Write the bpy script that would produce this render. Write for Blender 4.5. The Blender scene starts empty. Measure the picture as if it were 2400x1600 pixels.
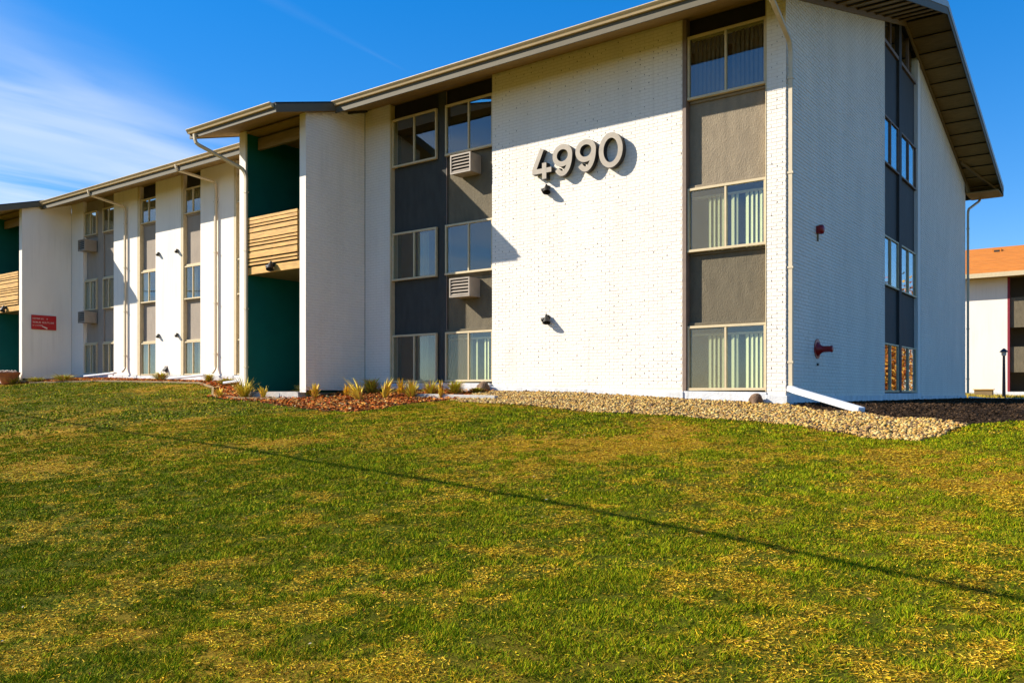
import bpy, bmesh, math, random
import numpy as np
from mathutils import Vector, Matrix
random.seed(7); RNG = np.random.default_rng(11)
R = math.radians
scene = bpy.context.scene
col = scene.collection

# ------------------------------------------------------------------ camera
CAM = Vector((5.202, -15.351, 0.14))
cam_data = bpy.data.cameras.new("camera")
cam = bpy.data.objects.new("camera", cam_data); col.objects.link(cam)
cam.location = CAM
cam.rotation_euler = (R(90), 0, R(36.78))
cam_data.sensor_width = 36.0
cam_data.lens = 1969.0 / 2400.0 * 36.0
cam_data.shift_y = 122.0 / 2400.0
cam_data.clip_start = 0.05; cam_data.clip_end = 3000
scene.camera = cam

# ------------------------------------------------------------------ sun and sky
SUN_TRAVEL = Vector((1.58, 1.0, -1.17))
SUN_EL = math.atan2(1.17, math.hypot(1.58, 1.0))
SUN_ROT = math.atan2(-1.58, -1.0)
sd = bpy.data.lights.new("sun", 'SUN'); sd.energy = 5.0; sd.angle = R(0.4); sd.color = (1.0, 0.93, 0.80)
sun = bpy.data.objects.new("sun", sd); col.objects.link(sun)
sun.rotation_euler = SUN_TRAVEL.to_track_quat('-Z', 'Y').to_euler()
sun.location = (-20, -20, 30)

world = bpy.data.worlds.new("World"); scene.world = world; world.use_nodes = True
def build_world():
    nt = world.node_tree; n = nt.nodes; l = nt.links; n.clear()
    out = n.new('ShaderNodeOutputWorld'); bg = n.new('ShaderNodeBackground')
    sky = n.new('ShaderNodeTexSky'); sky.sky_type = 'NISHITA'; sky.sun_disc = False
    sky.sun_elevation = SUN_EL; sky.sun_rotation = SUN_ROT
    sky.altitude = 1600; sky.air_density = 1.0; sky.dust_density = 0.15; sky.ozone_density = 3.0
    hsv = n.new('ShaderNodeHueSaturation'); hsv.inputs['Hue'].default_value = 0.512; hsv.inputs['Saturation'].default_value = 1.87; hsv.inputs['Value'].default_value = 3.45
    gm = n.new('ShaderNodeGamma'); gm.inputs['Gamma'].default_value = 0.6
    l.new(sky.outputs[0], gm.inputs['Color']); l.new(gm.outputs[0], hsv.inputs['Color'])
    tc = n.new('ShaderNodeTexCoord'); sp = n.new('ShaderNodeSeparateXYZ'); l.new(tc.outputs['Generated'], sp.inputs[0])
    def m(op, a, b=None, c=None, clamp=False):
        x = n.new('ShaderNodeMath'); x.operation = op; x.use_clamp = clamp
        for i, v in enumerate((a, b, c)):
            if v is None: continue
            if isinstance(v, (int, float)): x.inputs[i].default_value = v
            else: l.new(v, x.inputs[i])
        return x.outputs[0]
    def mr(v, a, b, lo=0.0, hi=1.0):
        x = n.new('ShaderNodeMapRange'); x.interpolation_type = 'SMOOTHSTEP'
        l.new(v, x.inputs[0]); x.inputs[1].default_value = a; x.inputs[2].default_value = b
        x.inputs[3].default_value = lo; x.inputs[4].default_value = hi
        return x.outputs[0]
    z = m('MAXIMUM', sp.outputs[2], 0.04)
    u = m('DIVIDE', sp.outputs[0], z); v = m('DIVIDE', sp.outputs[1], z)
    cb = n.new('ShaderNodeCombineXYZ')
    l.new(m('MULTIPLY', u, 1.15), cb.inputs[0]); l.new(m('MULTIPLY', v, 0.40), cb.inputs[1])
    def noise(vec, sc, det, rough=0.55, dist=0.0):
        x = n.new('ShaderNodeTexNoise'); x.inputs['Scale'].default_value = sc; x.inputs['Detail'].default_value = det
        x.inputs['Roughness'].default_value = rough; x.inputs['Distortion'].default_value = dist
        l.new(vec, x.inputs['Vector']); return x.outputs[0]
    n1 = noise(cb.outputs[0], 1.15, 4, 0.5, 0.7)
    n2 = noise(cb.outputs[0], 3.2, 5, 0.62, 0.8)
    # a field of high cirrus whose edge runs north-south west of the house
    wob = m('ADD', u, m('MULTIPLY', m('SUBTRACT', v, 1.6), 0.45))
    edge = mr(wob, -2.42, -3.15)
    body = m('MULTIPLY', edge, mr(n1, 0.28, 0.66))
    fine = m('MULTIPLY', mr(n2, 0.40, 0.72), mr(wob, -2.2, -3.4))
    cl = m('ADD', m('MULTIPLY', body, 0.50), m('MULTIPLY', fine, 0.08), None, True)
    # an old contrail
    line = m('ADD', u, m('MULTIPLY', v, 0.11)); 
    dlt = m('ABSOLUTE', m('ADD', line, 1.617))
    wid = mr(v, 1.2, 1.9, 0.045, 0.010)
    tr = m('SUBTRACT', 1.0, m('DIVIDE', dlt, wid), None, True)
    tr = m('MULTIPLY', m('MULTIPLY', tr, mr(v, 1.95, 1.75)), mr(v, 0.2, 1.3))
    tr = m('MULTIPLY', tr, mr(n2, 0.25, 0.6, 0.35, 1.0))
    cl = m('ADD', cl, m('MULTIPLY', tr, 0.028), None, True)
    cl = m('MULTIPLY', cl, mr(sp.outputs[2], 0.0, 0.10))
    mx = n.new('ShaderNodeMix'); mx.data_type = 'RGBA'
    l.new(cl, mx.inputs[0]); l.new(hsv.outputs[0], mx.inputs[6]); mx.inputs[7].default_value = (9.0, 9.6, 10.5, 1)
    l.new(mx.outputs[2], bg.inputs[0]); bg.inputs[1].default_value = 0.06
    l.new(bg.outputs[0], out.inputs[0])
build_world()
scene.render.engine = 'CYCLES'
scene.view_settings.view_transform = 'Standard'; scene.view_settings.look = 'None'
scene.view_settings.exposure = 0.85; scene.view_settings.gamma = 1.0; scene.view_settings.use_curve_mapping = False
scene.cycles.max_bounces = 8; scene.cycles.transparent_max_bounces = 12

# ------------------------------------------------------------------ materials
MATS = {}
def mat(name, c, rough=0.7, var=0.0, vscale=3.0, bump=0.0, bscale=40.0, metal=0.0, spec=0.4, c2=None, stretch=(1, 1, 1), attr=None, detail=4, streak=0.0):
    if name in MATS: return MATS[name]
    m = bpy.data.materials.new(name); m.use_nodes = True; nt = m.node_tree; n = nt.nodes; l = nt.links
    b = n['Principled BSDF']; b.inputs['Roughness'].default_value = rough; b.inputs['Metallic'].default_value = metal
    b.inputs['Specular IOR Level'].default_value = spec
    b.inputs['Base Color'].default_value = (*c, 1)
    g = n.new('ShaderNodeNewGeometry'); mp = n.new('ShaderNodeMapping'); mp.inputs['Scale'].default_value = stretch
    l.new(g.outputs['Position'], mp.inputs['Vector'])
    src = None
    if attr:
        a = n.new('ShaderNodeAttribute'); a.attribute_name = attr; src = a.outputs['Color']
    if var > 0 or c2 is not None:
        t = n.new('ShaderNodeTexNoise'); t.inputs['Scale'].default_value = vscale; t.inputs['Detail'].default_value = detail
        l.new(mp.outputs[0], t.inputs['Vector'])
        mr = n.new('ShaderNodeMapRange'); mr.inputs[1].default_value = 0.3; mr.inputs[2].default_value = 0.7
        l.new(t.outputs[0], mr.inputs[0])
        mx = n.new('ShaderNodeMix'); mx.data_type = 'RGBA'; l.new(mr.outputs[0], mx.inputs[0])
        if src is not None:
            mx.blend_type = 'MULTIPLY'; mx.inputs[0].default_value = 1.0
            l.new(src, mx.inputs[6])
            cr = n.new('ShaderNodeCombineColor'); mr.inputs[3].default_value = 1 - var; mr.inputs[4].default_value = 1.0
            for i in range(3): l.new(mr.outputs[0], cr.inputs[i])
            for lk in list(l):
                if lk.to_socket == mx.inputs[0]: l.remove(lk)
            l.new(cr.outputs[0], mx.inputs[7])
        else:
            lo = c2 if c2 is not None else tuple(x * (1 - var) for x in c)
            mx.inputs[6].default_value = (*lo, 1); mx.inputs[7].default_value = (*c, 1)
        outc = mx.outputs[2]
        if streak:
            sm = n.new('ShaderNodeMapping'); sm.inputs['Scale'].default_value = (9, 9, .45); l.new(g.outputs['Position'], sm.inputs['Vector'])
            st = n.new('ShaderNodeTexNoise'); st.inputs['Scale'].default_value = 1.0; st.inputs['Detail'].default_value = 6; l.new(sm.outputs[0], st.inputs['Vector'])
            s2 = n.new('ShaderNodeTexNoise'); s2.inputs['Scale'].default_value = .6; s2.inputs['Detail'].default_value = 5; l.new(g.outputs['Position'], s2.inputs['Vector'])
            r1 = n.new('ShaderNodeMapRange'); r1.inputs[1].default_value = .48; r1.inputs[2].default_value = .72; l.new(st.outputs[0], r1.inputs[0])
            r2 = n.new('ShaderNodeMapRange'); r2.inputs[1].default_value = .42; r2.inputs[2].default_value = .62; r2.inputs[4].default_value = streak; l.new(s2.outputs[0], r2.inputs[0])
            mu = n.new('ShaderNodeMath'); mu.operation = 'MULTIPLY'; l.new(r1.outputs[0], mu.inputs[0]); l.new(r2.outputs[0], mu.inputs[1])
            m3 = n.new('ShaderNodeMix'); m3.data_type = 'RGBA'; l.new(mu.outputs[0], m3.inputs[0]); l.new(outc, m3.inputs[6]); m3.inputs[7].default_value = (c[0]*.5, c[1]*.47, c[2]*.42, 1); outc = m3.outputs[2]
        l.new(outc, b.inputs['Base Color'])
    elif src is not None:
        l.new(src, b.inputs['Base Color'])
    if bump > 0:
        t2 = n.new('ShaderNodeTexNoise'); t2.inputs['Scale'].default_value = bscale; t2.inputs['Detail'].default_value = 5
        l.new(mp.outputs[0], t2.inputs['Vector'])
        bp = n.new('ShaderNodeBump'); bp.inputs['Strength'].default_value = bump; bp.inputs['Distance'].default_value = 0.02
        l.new(t2.outputs[0], bp.inputs['Height']); l.new(bp.outputs[0], b.inputs['Normal'])
    MATS[name] = m; return m

WHITE = mat('painted_brick_white', (0.85, 0.77, 0.67), 0.75, var=0.10, vscale=1.3, bump=0.25, bscale=60, stretch=(1, 1, .35), streak=0.20)
MORTAR = mat('painted_mortar_white', (0.76, 0.67, 0.56), 0.85, var=0.18, vscale=8, bump=0.3, bscale=90)
PIT = mat('dark_joint_hole', (0.16, 0.13, 0.11), 0.95)
PLAS = mat('painted_wall_white', (0.85, 0.77, 0.67), 0.8, var=0.08, vscale=1.1, bump=0.15, bscale=70, stretch=(1, 1, .3), streak=0.20)
FOUND = mat('painted_foundation', (0.72, 0.72, 0.71), 0.85, var=0.22, vscale=3.5, bump=0.35, bscale=25, streak=0.9)
STUC = mat('taupe_stucco', (0.165, 0.133, 0.083), 0.9, var=0.25, vscale=7, bump=0.8, bscale=75, stretch=(1, 1, .35))
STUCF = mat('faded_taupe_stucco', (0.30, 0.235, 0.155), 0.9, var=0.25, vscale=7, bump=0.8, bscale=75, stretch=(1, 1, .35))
STUCS = mat('shaded_taupe_stucco', (0.055, 0.055, 0.048), 0.9, var=0.25, vscale=6, bump=0.4, bscale=60, stretch=(1, 1, .35))  # darkened taupe stucco, the tower's shade put into its colour
STUCL = mat('pinkish_tan_panel', (0.34, 0.275, 0.215), 0.9, var=0.15, vscale=4, bump=0.4, bscale=30, stretch=(1, 1, .4))
STUCG = mat('charcoal_panel', (0.050, 0.047, 0.043), 0.75, var=0.18, vscale=4, bump=0.3, bscale=30, stretch=(1, 1, .3))
FRAME = mat('tan_window_frame', (0.62, 0.49, 0.29), 0.55, var=0.12, vscale=9)
TRIM = mat('brown_trim', (0.22, 0.15, 0.11), 0.65, var=0.2, vscale=6)
DARKT = mat('dark_transom', (0.018, 0.016, 0.018), 0.5, var=0.2, vscale=5)
FASC = mat('taupe_fascia', (0.125, 0.100, 0.058), 0.7, var=0.15, vscale=3, bump=0.15, bscale=20, stretch=(.3, 1, 1))
GUTT = mat('cream_gutter', (0.62, 0.45, 0.24), 0.45, var=0.12, vscale=4)
SOFF = mat('stained_soffit', (0.32, 0.195, 0.055), 0.8, var=0.3, vscale=4, bump=0.2, bscale=30, stretch=(1, 4, 1))
SHING = mat('dark_shingle', (0.05, 0.042, 0.035), 0.95, var=0.4, vscale=12, bump=0.6, bscale=40)
EDGE = mat('pale_drip_edge', (0.42, 0.42, 0.38), 0.5, var=0.1)
PIPE = mat('cream_downspout', (0.64, 0.52, 0.35), 0.45, var=0.1, vscale=4)
PIPEW = mat('white_downspout', (0.78, 0.78, 0.78), 0.4, var=0.06)
GREEN = mat('deep_green_paint', (0.003, 0.130, 0.100), 0.55, var=0.15, vscale=2)
CEDAR = mat('cedar_slat', (0.82, 0.44, 0.10), 0.65, var=0.5, vscale=5, bump=0.2, bscale=30, stretch=(.6, 4, 6))
CEDARD = mat('brown_beam', (0.26, 0.17, 0.07), 0.7, var=0.25, vscale=5, stretch=(.5, 4, 5))
INNER = mat('dim_interior', (0.13, 0.105, 0.065), 0.9)
BLIND = mat('cream_blind', (0.82, 0.76, 0.46), 0.6, var=0.06)
BLINDSH = mat('shaded_blind', (0.14, 0.10, 0.06), 0.7, var=0.2, vscale=9)  # darker blind for the top window, shade under the eave painted in
CURT = mat('olive_curtain', (0.30, 0.26, 0.16), 0.85, var=0.2, vscale=4, stretch=(6, 6, .5))
CURTW = mat('pale_curtain', (0.62, 0.60, 0.50), 0.85, var=0.2, vscale=4, stretch=(6, 6, .5))
METAL = mat('ac_metal', (0.34, 0.275, 0.21), 0.5, var=0.15, vscale=6)
METALD = mat('ac_dark', (0.03, 0.025, 0.02), 0.7)
LAMPB = mat('black_fixture', (0.035, 0.03, 0.022), 0.5, var=0.4, vscale=30)
REDM = mat('red_enamel', (0.30, 0.012, 0.010), 0.4, var=0.2, vscale=30)
REDS = mat('red_sign_board', (0.50, 0.006, 0.008), 0.5, var=0.1)
SWHITE = mat('sign_lettering', (0.75, 0.6, 0.5), 0.6)
DIGIT = mat('numeral_face', (0.40, 0.335, 0.26), 0.6, var=0.15, vscale=9, bump=0.1, bscale=80)
DIGITS = mat('numeral_side', (0.035, 0.03, 0.025), 0.6)
TERRA = mat('terracotta', (0.42, 0.13, 0.05), 0.8, var=0.25, vscale=15)
CONC = mat('concrete', (0.50, 0.47, 0.42), 0.9, var=0.25, vscale=8, bump=0.4, bscale=60)
CARR = mat('red_car_paint', (0.55, 0.02, 0.01), 0.25, spec=0.6)
TYRE = mat('black_rubber', (0.02, 0.02, 0.02), 0.8)
WIRE = mat('black_cable', (0.02, 0.02, 0.02), 0.6)
BARK = mat('grey_bark', (0.14, 0.10, 0.07), 0.9, var=0.3, vscale=9, bump=0.6, bscale=20)
LEAFO = mat('orange_leaves', (0.55, 0.20, 0.02), 0.7, attr='Col', var=0.3, vscale=1.5)
CHIP = mat('leaf_litter', (0.3, 0.1, 0.03), 0.95, spec=0.08, attr='Col', var=0.2, vscale=6)
STONE = mat('river_stone', (0.5, 0.4, 0.25), 0.75, attr='Col', var=0.25, vscale=30, bump=0.2, bscale=60)
BLADE = mat('grass_blades', (0.1, 0.15, 0.02), 0.8, attr='Col', spec=0.04, var=0.25, vscale=2.5)
STRAW = mat('dry_straw_blades', (0.5, 0.4, 0.06), 0.7, attr='Col', var=0.25, vscale=12)
ROOFO = mat('orange_shingle', (0.60, 0.20, 0.025), 0.9, var=0.3, vscale=3, bump=0.5, bscale=20, stretch=(.4, 3, 3))
MAROON = mat('maroon_trim', (0.22, 0.015, 0.03), 0.6)
POSTB = mat('dark_lamp_post', (0.05, 0.03, 0.035), 0.5)

def glass_mat():
    m = bpy.data.materials.new('window_glass'); m.use_nodes = True; nt = m.node_tree; n = nt.nodes; l = nt.links
    n.remove(n['Principled BSDF']); out = n['Material Output']
    tr = n.new('ShaderNodeBsdfTransparent'); tr.inputs[0].default_value = (0.90, 0.94, 0.90, 1)
    gl = n.new('ShaderNodeBsdfGlossy'); gl.inputs['Roughness'].default_value = 0.01; gl.inputs[0].default_value = (0.95, 0.97, 1, 1)
    lw = n.new('ShaderNodeLayerWeight'); lw.inputs[0].default_value = 0.5
    fr = n.new('ShaderNodeMath'); fr.operation = 'POWER'; fr.inputs[1].default_value = 4.0; l.new(lw.outputs['Facing'], fr.inputs[0])
    ma = n.new('ShaderNodeMath'); ma.operation = 'MULTIPLY_ADD'; ma.inputs[1].default_value = 0.9; ma.inputs[2].default_value = 0.075; ma.use_clamp = True
    l.new(fr.outputs[0], ma.inputs[0])
    t = n.new('ShaderNodeTexNoise'); t.inputs['Scale'].default_value = 1.1; g = n.new('ShaderNodeNewGeometry'); l.new(g.outputs['Position'], t.inputs['Vector'])
    bp = n.new('ShaderNodeBump'); bp.inputs['Strength'].default_value = 0.03; bp.inputs['Distance'].default_value = 0.05
    l.new(t.outputs[0], bp.inputs['Height']); l.new(bp.outputs[0], gl.inputs['Normal'])
    mx = n.new('ShaderNodeMixShader'); l.new(ma.outputs[0], mx.inputs[0]); l.new(tr.outputs[0], mx.inputs[1]); l.new(gl.outputs[0], mx.inputs[2])
    l.new(mx.outputs[0], out.inputs[0]); return m
GLASS = glass_mat()
def screen_mat():
    m = bpy.data.materials.new('insect_mesh'); m.use_nodes = True; nt = m.node_tree; n = nt.nodes; l = nt.links
    b = n['Principled BSDF']; b.inputs['Base Color'].default_value = (0.26, 0.22, 0.12, 1); b.inputs['Roughness'].default_value = 0.9
    tr = n.new('ShaderNodeBsdfTransparent'); mx = n.new('ShaderNodeMixShader'); mx.inputs[0].default_value = 0.30
    l.new(tr.outputs[0], mx.inputs[1]); l.new(b.outputs[0], mx.inputs[2]); l.new(mx.outputs[0], n['Material Output'].inputs[0]); return m
SCREEN = screen_mat()

# ------------------------------------------------------------------ helpers
WLOC = {}
def empty(name, loc, label=None, cat=None, group=None, kind=None):
    o = bpy.data.objects.new(name, None); col.objects.link(o); o.location = loc; o.empty_display_size = 0.2
    WLOC[o.name] = Vector(loc); tag(o, label, cat, group, kind); return o
def tag(o, label=None, cat=None, group=None, kind=None):
    if label: o['label'] = label
    if cat: o['category'] = cat
    if group: o['group'] = group
    if kind: o['kind'] = kind
    return o
def mesh_obj(name, me, parent=None, **kw):
    o = bpy.data.objects.new(name, me); col.objects.link(o)
    if parent is not None:
        w = WLOC.get(parent.name, Vector((0, 0, 0)))
        o.parent = parent; o.location = -w
        WLOC[o.name] = Vector((0, 0, 0))
    else:
        WLOC[o.name] = Vector((0, 0, 0))
    tag(o, **kw); return o
class MB:
    def __init__(s): s.v = []; s.f = []; s.c = []
    def quad(s, a, b, c, d):
        i = len(s.v); s.v += [tuple(a), tuple(b), tuple(c), tuple(d)]; s.f.append((i, i+1, i+2, i+3)); return s
    def tri(s, a, b, c):
        i = len(s.v); s.v += [tuple(a), tuple(b), tuple(c)]; s.f.append((i, i+1, i+2)); return s
    def hexa(s, p):   # 8 points: bottom 4 ccw then top 4 ccw
        i = len(s.v); s.v += [tuple(q) for q in p]
        for f in ((3, 2, 1, 0), (4, 5, 6, 7), (0, 1, 5, 4), (1, 2, 6, 5), (2, 3, 7, 6), (3, 0, 4, 7)): s.f.append(tuple(i+k for k in f))
        return s
    def box(s, x0, x1, y0, y1, z0, z1):
        return s.hexa([(x0, y0, z0), (x1, y0, z0), (x1, y1, z0), (x0, y1, z0), (x0, y0, z1), (x1, y0, z1), (x1, y1, z1), (x0, y1, z1)])
    def boxz(s, x0, x1, y0, y1, zl, zr):   # z ranges differ at x0 and x1
        return s.hexa([(x0, y0, zl[0]), (x1, y0, zr[0]), (x1, y1, zr[0]), (x0, y1, zl[0]), (x0, y0, zl[1]), (x1, y0, zr[1]), (x1, y1, zr[1]), (x0, y1, zl[1])])
    def prism(s, pts, d):   # planar polygon pts extruded by vector d
        n = len(pts); i = len(s.v); d = Vector(d)
        s.v += [tuple(p) for p in pts] + [tuple(Vector(p) + d) for p in pts]
        s.f.append(tuple(range(i, i+n))); s.f.append(tuple(range(i+2*n-1, i+n-1, -1)))
        for k in range(n): s.f.append((i+k, i+(k+1) % n, i+n+(k+1) % n, i+n+k))
        return s
    def tube(s, path, r, seg=8, cap=True, rect=None):
        path = [Vector(p) for p in path]; rs = r if isinstance(r, (list, tuple)) else [r]*len(path)
        rings = []; up = None
        for k, p in enumerate(path):
            d = (path[min(k+1, len(path)-1)] - path[max(k-1, 0)]).normalized()
            if up is None:
                up = Vector((0, 0, 1)) if abs(d.z) < 0.9 else Vector((0, 1, 0))
            a = d.cross(up)
            if a.length < 1e-4: a = d.cross(Vector((1, 0, 0)))
            a.normalize(); b = a.cross(d).normalized(); up = b
            i = len(s.v)
            if rect:
                w, h = rect
                s.v += [tuple(p + a*x*w/2 + b*y*h/2) for x, y in ((-1, -1), (1, -1), (1, 1), (-1, 1))]; rings.append((i, 4))
            else:
                s.v += [tuple(p + (a*math.cos(t) + b*math.sin(t))*rs[k]) for t in [2*math.pi*q/seg for q in range(seg)]]; rings.append((i, seg))
        for (i, m), (j, _) in zip(rings, rings[1:]):
            for q in range(m): s.f.append((i+q, i+(q+1) % m, j+(q+1) % m, j+q))
        if cap:
            i, m = rings[0]; s.f.append(tuple(i+q for q in range(m-1, -1, -1)))
            i, m = rings[-1]; s.f.append(tuple(i+q for q in range(m)))
        return s
    def lathe(s, prof, c=(0, 0, 0), axis='z', seg=20):
        i = len(s.v); c = Vector(c)
        for r, h in prof:
            for q in range(seg):
                t = 2*math.pi*q/seg; a, b = r*math.cos(t), r*math.sin(t)
                p = {'z': (a, b, h), 'x': (h, a, b), 'y': (a, h, b)}[axis]
                s.v.append(tuple(c + Vector(p)))
        for k in range(len(prof)-1):
            for q in range(seg):
                s.f.append((i+k*seg+q, i+k*seg+(q+1) % seg, i+(k+1)*seg+(q+1) % seg, i+(k+1)*seg+q))
        return s
    def mesh(s, name, m=None, smooth=False, fix=True):
        me = bpy.data.meshes.new(name); me.from_pydata(s.v, [], s.f)
        if m: me.materials.append(m)
        if fix:
            bm = bmesh.new(); bm.from_mesh(me); bmesh.ops.recalc_face_normals(bm, faces=bm.faces); bm.to_mesh(me); bm.free()
        if smooth: me.polygons.foreach_set('use_smooth', [True]*len(me.polygons))
        me.update(); return me
    def build(s, name, m, parent=None, bevel=0.0, smooth=False, fix=True, **kw):
        o = mesh_obj(name, s.mesh(name, m, smooth, fix), parent, **kw)
        if bevel:
            b = o.modifiers.new('bevel', 'BEVEL'); b.width = bevel; b.segments = 1; b.limit_method = 'ANGLE'
        return o
def np_mesh(name, verts, faces, m, cols=None):
    """verts (n,3), faces (k,3 or 4) int; cols per vertex (n,3)"""
    me = bpy.data.meshes.new(name); nv = len(verts); k = faces.shape[1]; nf = len(faces)
    me.vertices.add(nv); me.vertices.foreach_set('co', verts.astype(np.float32).ravel())
    me.loops.add(nf*k); me.loops.foreach_set('vertex_index', faces.astype(np.int32).ravel())
    me.polygons.add(nf); me.polygons.foreach_set('loop_start', np.arange(0, nf*k, k, dtype=np.int32))
    me.polygons.foreach_set('loop_total', np.full(nf, k, dtype=np.int32))
    me.update(calc_edges=True); me.materials.append(m)
    me.polygons.foreach_set('use_smooth', [False]*nf)
    if cols is not None:
        a = me.color_attributes.new('Col', 'FLOAT_COLOR', 'POINT')
        a.data.foreach_set('color', np.concatenate([cols, np.ones((nv, 1))], 1).astype(np.float32).ravel())
    return me

# ------------------------------------------------------------------ terrain
ZB = [(0, -.06), (2, .03), (4.5, .16), (6.9, .2), (13, .27), (18, .5), (25, .68), (31, .74), (45, .8), (80, .8)]
ZBX = np.array([a for a, b in ZB]); ZBZ = np.array([b for a, b in ZB])
_grids = {}
def vnoise(x, y, scale, seed):
    g = _grids.setdefault(seed, np.random.default_rng(seed).random((256, 256)))
    x = np.asarray(x)*scale + 37.3; y = np.asarray(y)*scale + 91.7
    xi = np.floor(x).astype(int); yi = np.floor(y).astype(int); fx = x-xi; fy = y-yi
    fx = fx*fx*(3-2*fx); fy = fy*fy*(3-2*fy)
    a = g[xi % 256, yi % 256]; b = g[(xi+1) % 256, yi % 256]; c = g[xi % 256, (yi+1) % 256]; d = g[(xi+1) % 256, (yi+1) % 256]
    return (a*(1-fx)+b*fx)*(1-fy) + (c*(1-fx)+d*fx)*fy
def gz(x, y):
    x = np.asarray(x, float); y = np.asarray(y, float)
    b = np.interp(-x, ZBX, ZBZ)
    b = b - 0.012*np.clip(x, 0, 15)*np.clip(y/10, 0, 1)
    u = np.clip(-y/15.35, 0, None)
    low = -1.46 - 0.3*np.clip(u-1, 0, 1)
    uu = np.clip(u, 0, 1)
    z = np.where(u < 1, b*(1-uu) - 1.46*uu, low)
    z = z + (vnoise(x, y, 0.35, 1)-.5)*0.05*np.clip(u*4, 0, 1) + (vnoise(x, y, 1.3, 2)-.5)*0.02*np.clip(u*4, 0, 1)
    return z
EDGE_LINE = [(-34, -1.9), (-31, -1.85), (-28.7, -1.75), (-23.6, -.65), (-18, -.40), (-16, -1.2), (-14.5, -2.35), (-12, -2.72), (-9.36, -3.57), (-7.54, -3.98), (-6.94, -3.4), (-7.1, -2.5), (-6.6, -1.85),
    (-5.3, -2.15), (-4.38, -2.23), (-3.5, -2.33), (-2.48, -2.49), (-.58, -2.47), (.49, -2.65), (1.16, -2.89), (1.83, -3.44), (2.44, -4.13), (3.01, -4.26), (3.18, -3.8), (3.36, -2.39), (3.92, -1.85), (6, -1.5), (9, -1), (9, 21.5), (-34, 21.5)]
def in_bed(x, y):
    x = np.asarray(x, float) + (vnoise(x, y, 2.2, 5)-.5)*.22; y = np.asarray(y, float) + (vnoise(x, y, 2.2, 6)-.5)*.22
    inside = np.zeros(x.shape, bool); n = len(EDGE_LINE)
    for i in range(n):
        x0, y0 = EDGE_LINE[i]; x1, y1 = EDGE_LINE[(i+1) % n]
        c = ((y0 > y) != (y1 > y)) & (x < (x1-x0)*(y-y0)/((y1-y0) or 1e-9) + x0)
        inside ^= c
    return inside
def build_ground():
    def axis(a, b, c, d, fine, coarse):
        l = list(np.arange(b, c, fine)); s = fine; v = b
        lo = []
        while v > a: s = min(s*1.25, coarse); v -= s; lo.append(v)
        hi = []; v = l[-1]; s = fine
        while v < d: s = min(s*1.25, coarse); v += s; hi.append(v)
        return np.array(lo[::-1] + l + hi)
    xs = axis(-1500, -36, 14, 1500, .2, 120); ys = axis(-1500, -17, 24, 1500, .2, 120)
    X, Y = np.meshgrid(xs, ys); Z = gz(X, Y)
    v = np.stack([X.ravel(), Y.ravel(), Z.ravel()], 1)
    nx, ny = len(xs), len(ys); i = np.arange(nx*ny).reshape(ny, nx)
    f = np.stack([i[:-1, :-1].ravel(), i[:-1, 1:].ravel(), i[1:, 1:].ravel(), i[1:, :-1].ravel()], 1)
    bed = in_bed(v[:, 0], v[:, 1])
    n1 = vnoise(v[:, 0], v[:, 1], .45, 21); n2 = vnoise(v[:, 0], v[:, 1], 1.7, 22)
    dry = np.clip((n1*.6+n2*.4-.5)*4, 0, 1)[:, None]
    c = np.array([.085, .09, .008])*(1-dry) + np.array([.36, .20, .022])*dry
    c[bed] = (.035, .022, .013)
    far = (v[:, 1] > 24)
    c[far] = np.array([.30, .22, .06])
    m = mat('lawn_soil', (.05, .06, .01), 0.95, spec=0.03, attr='Col', var=0.4, vscale=14, bump=0.6, bscale=50)
    me = np_mesh('lawn', v, f, m, c)
    return mesh_obj('lawn', me, kind='structure')
build_ground()

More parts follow.
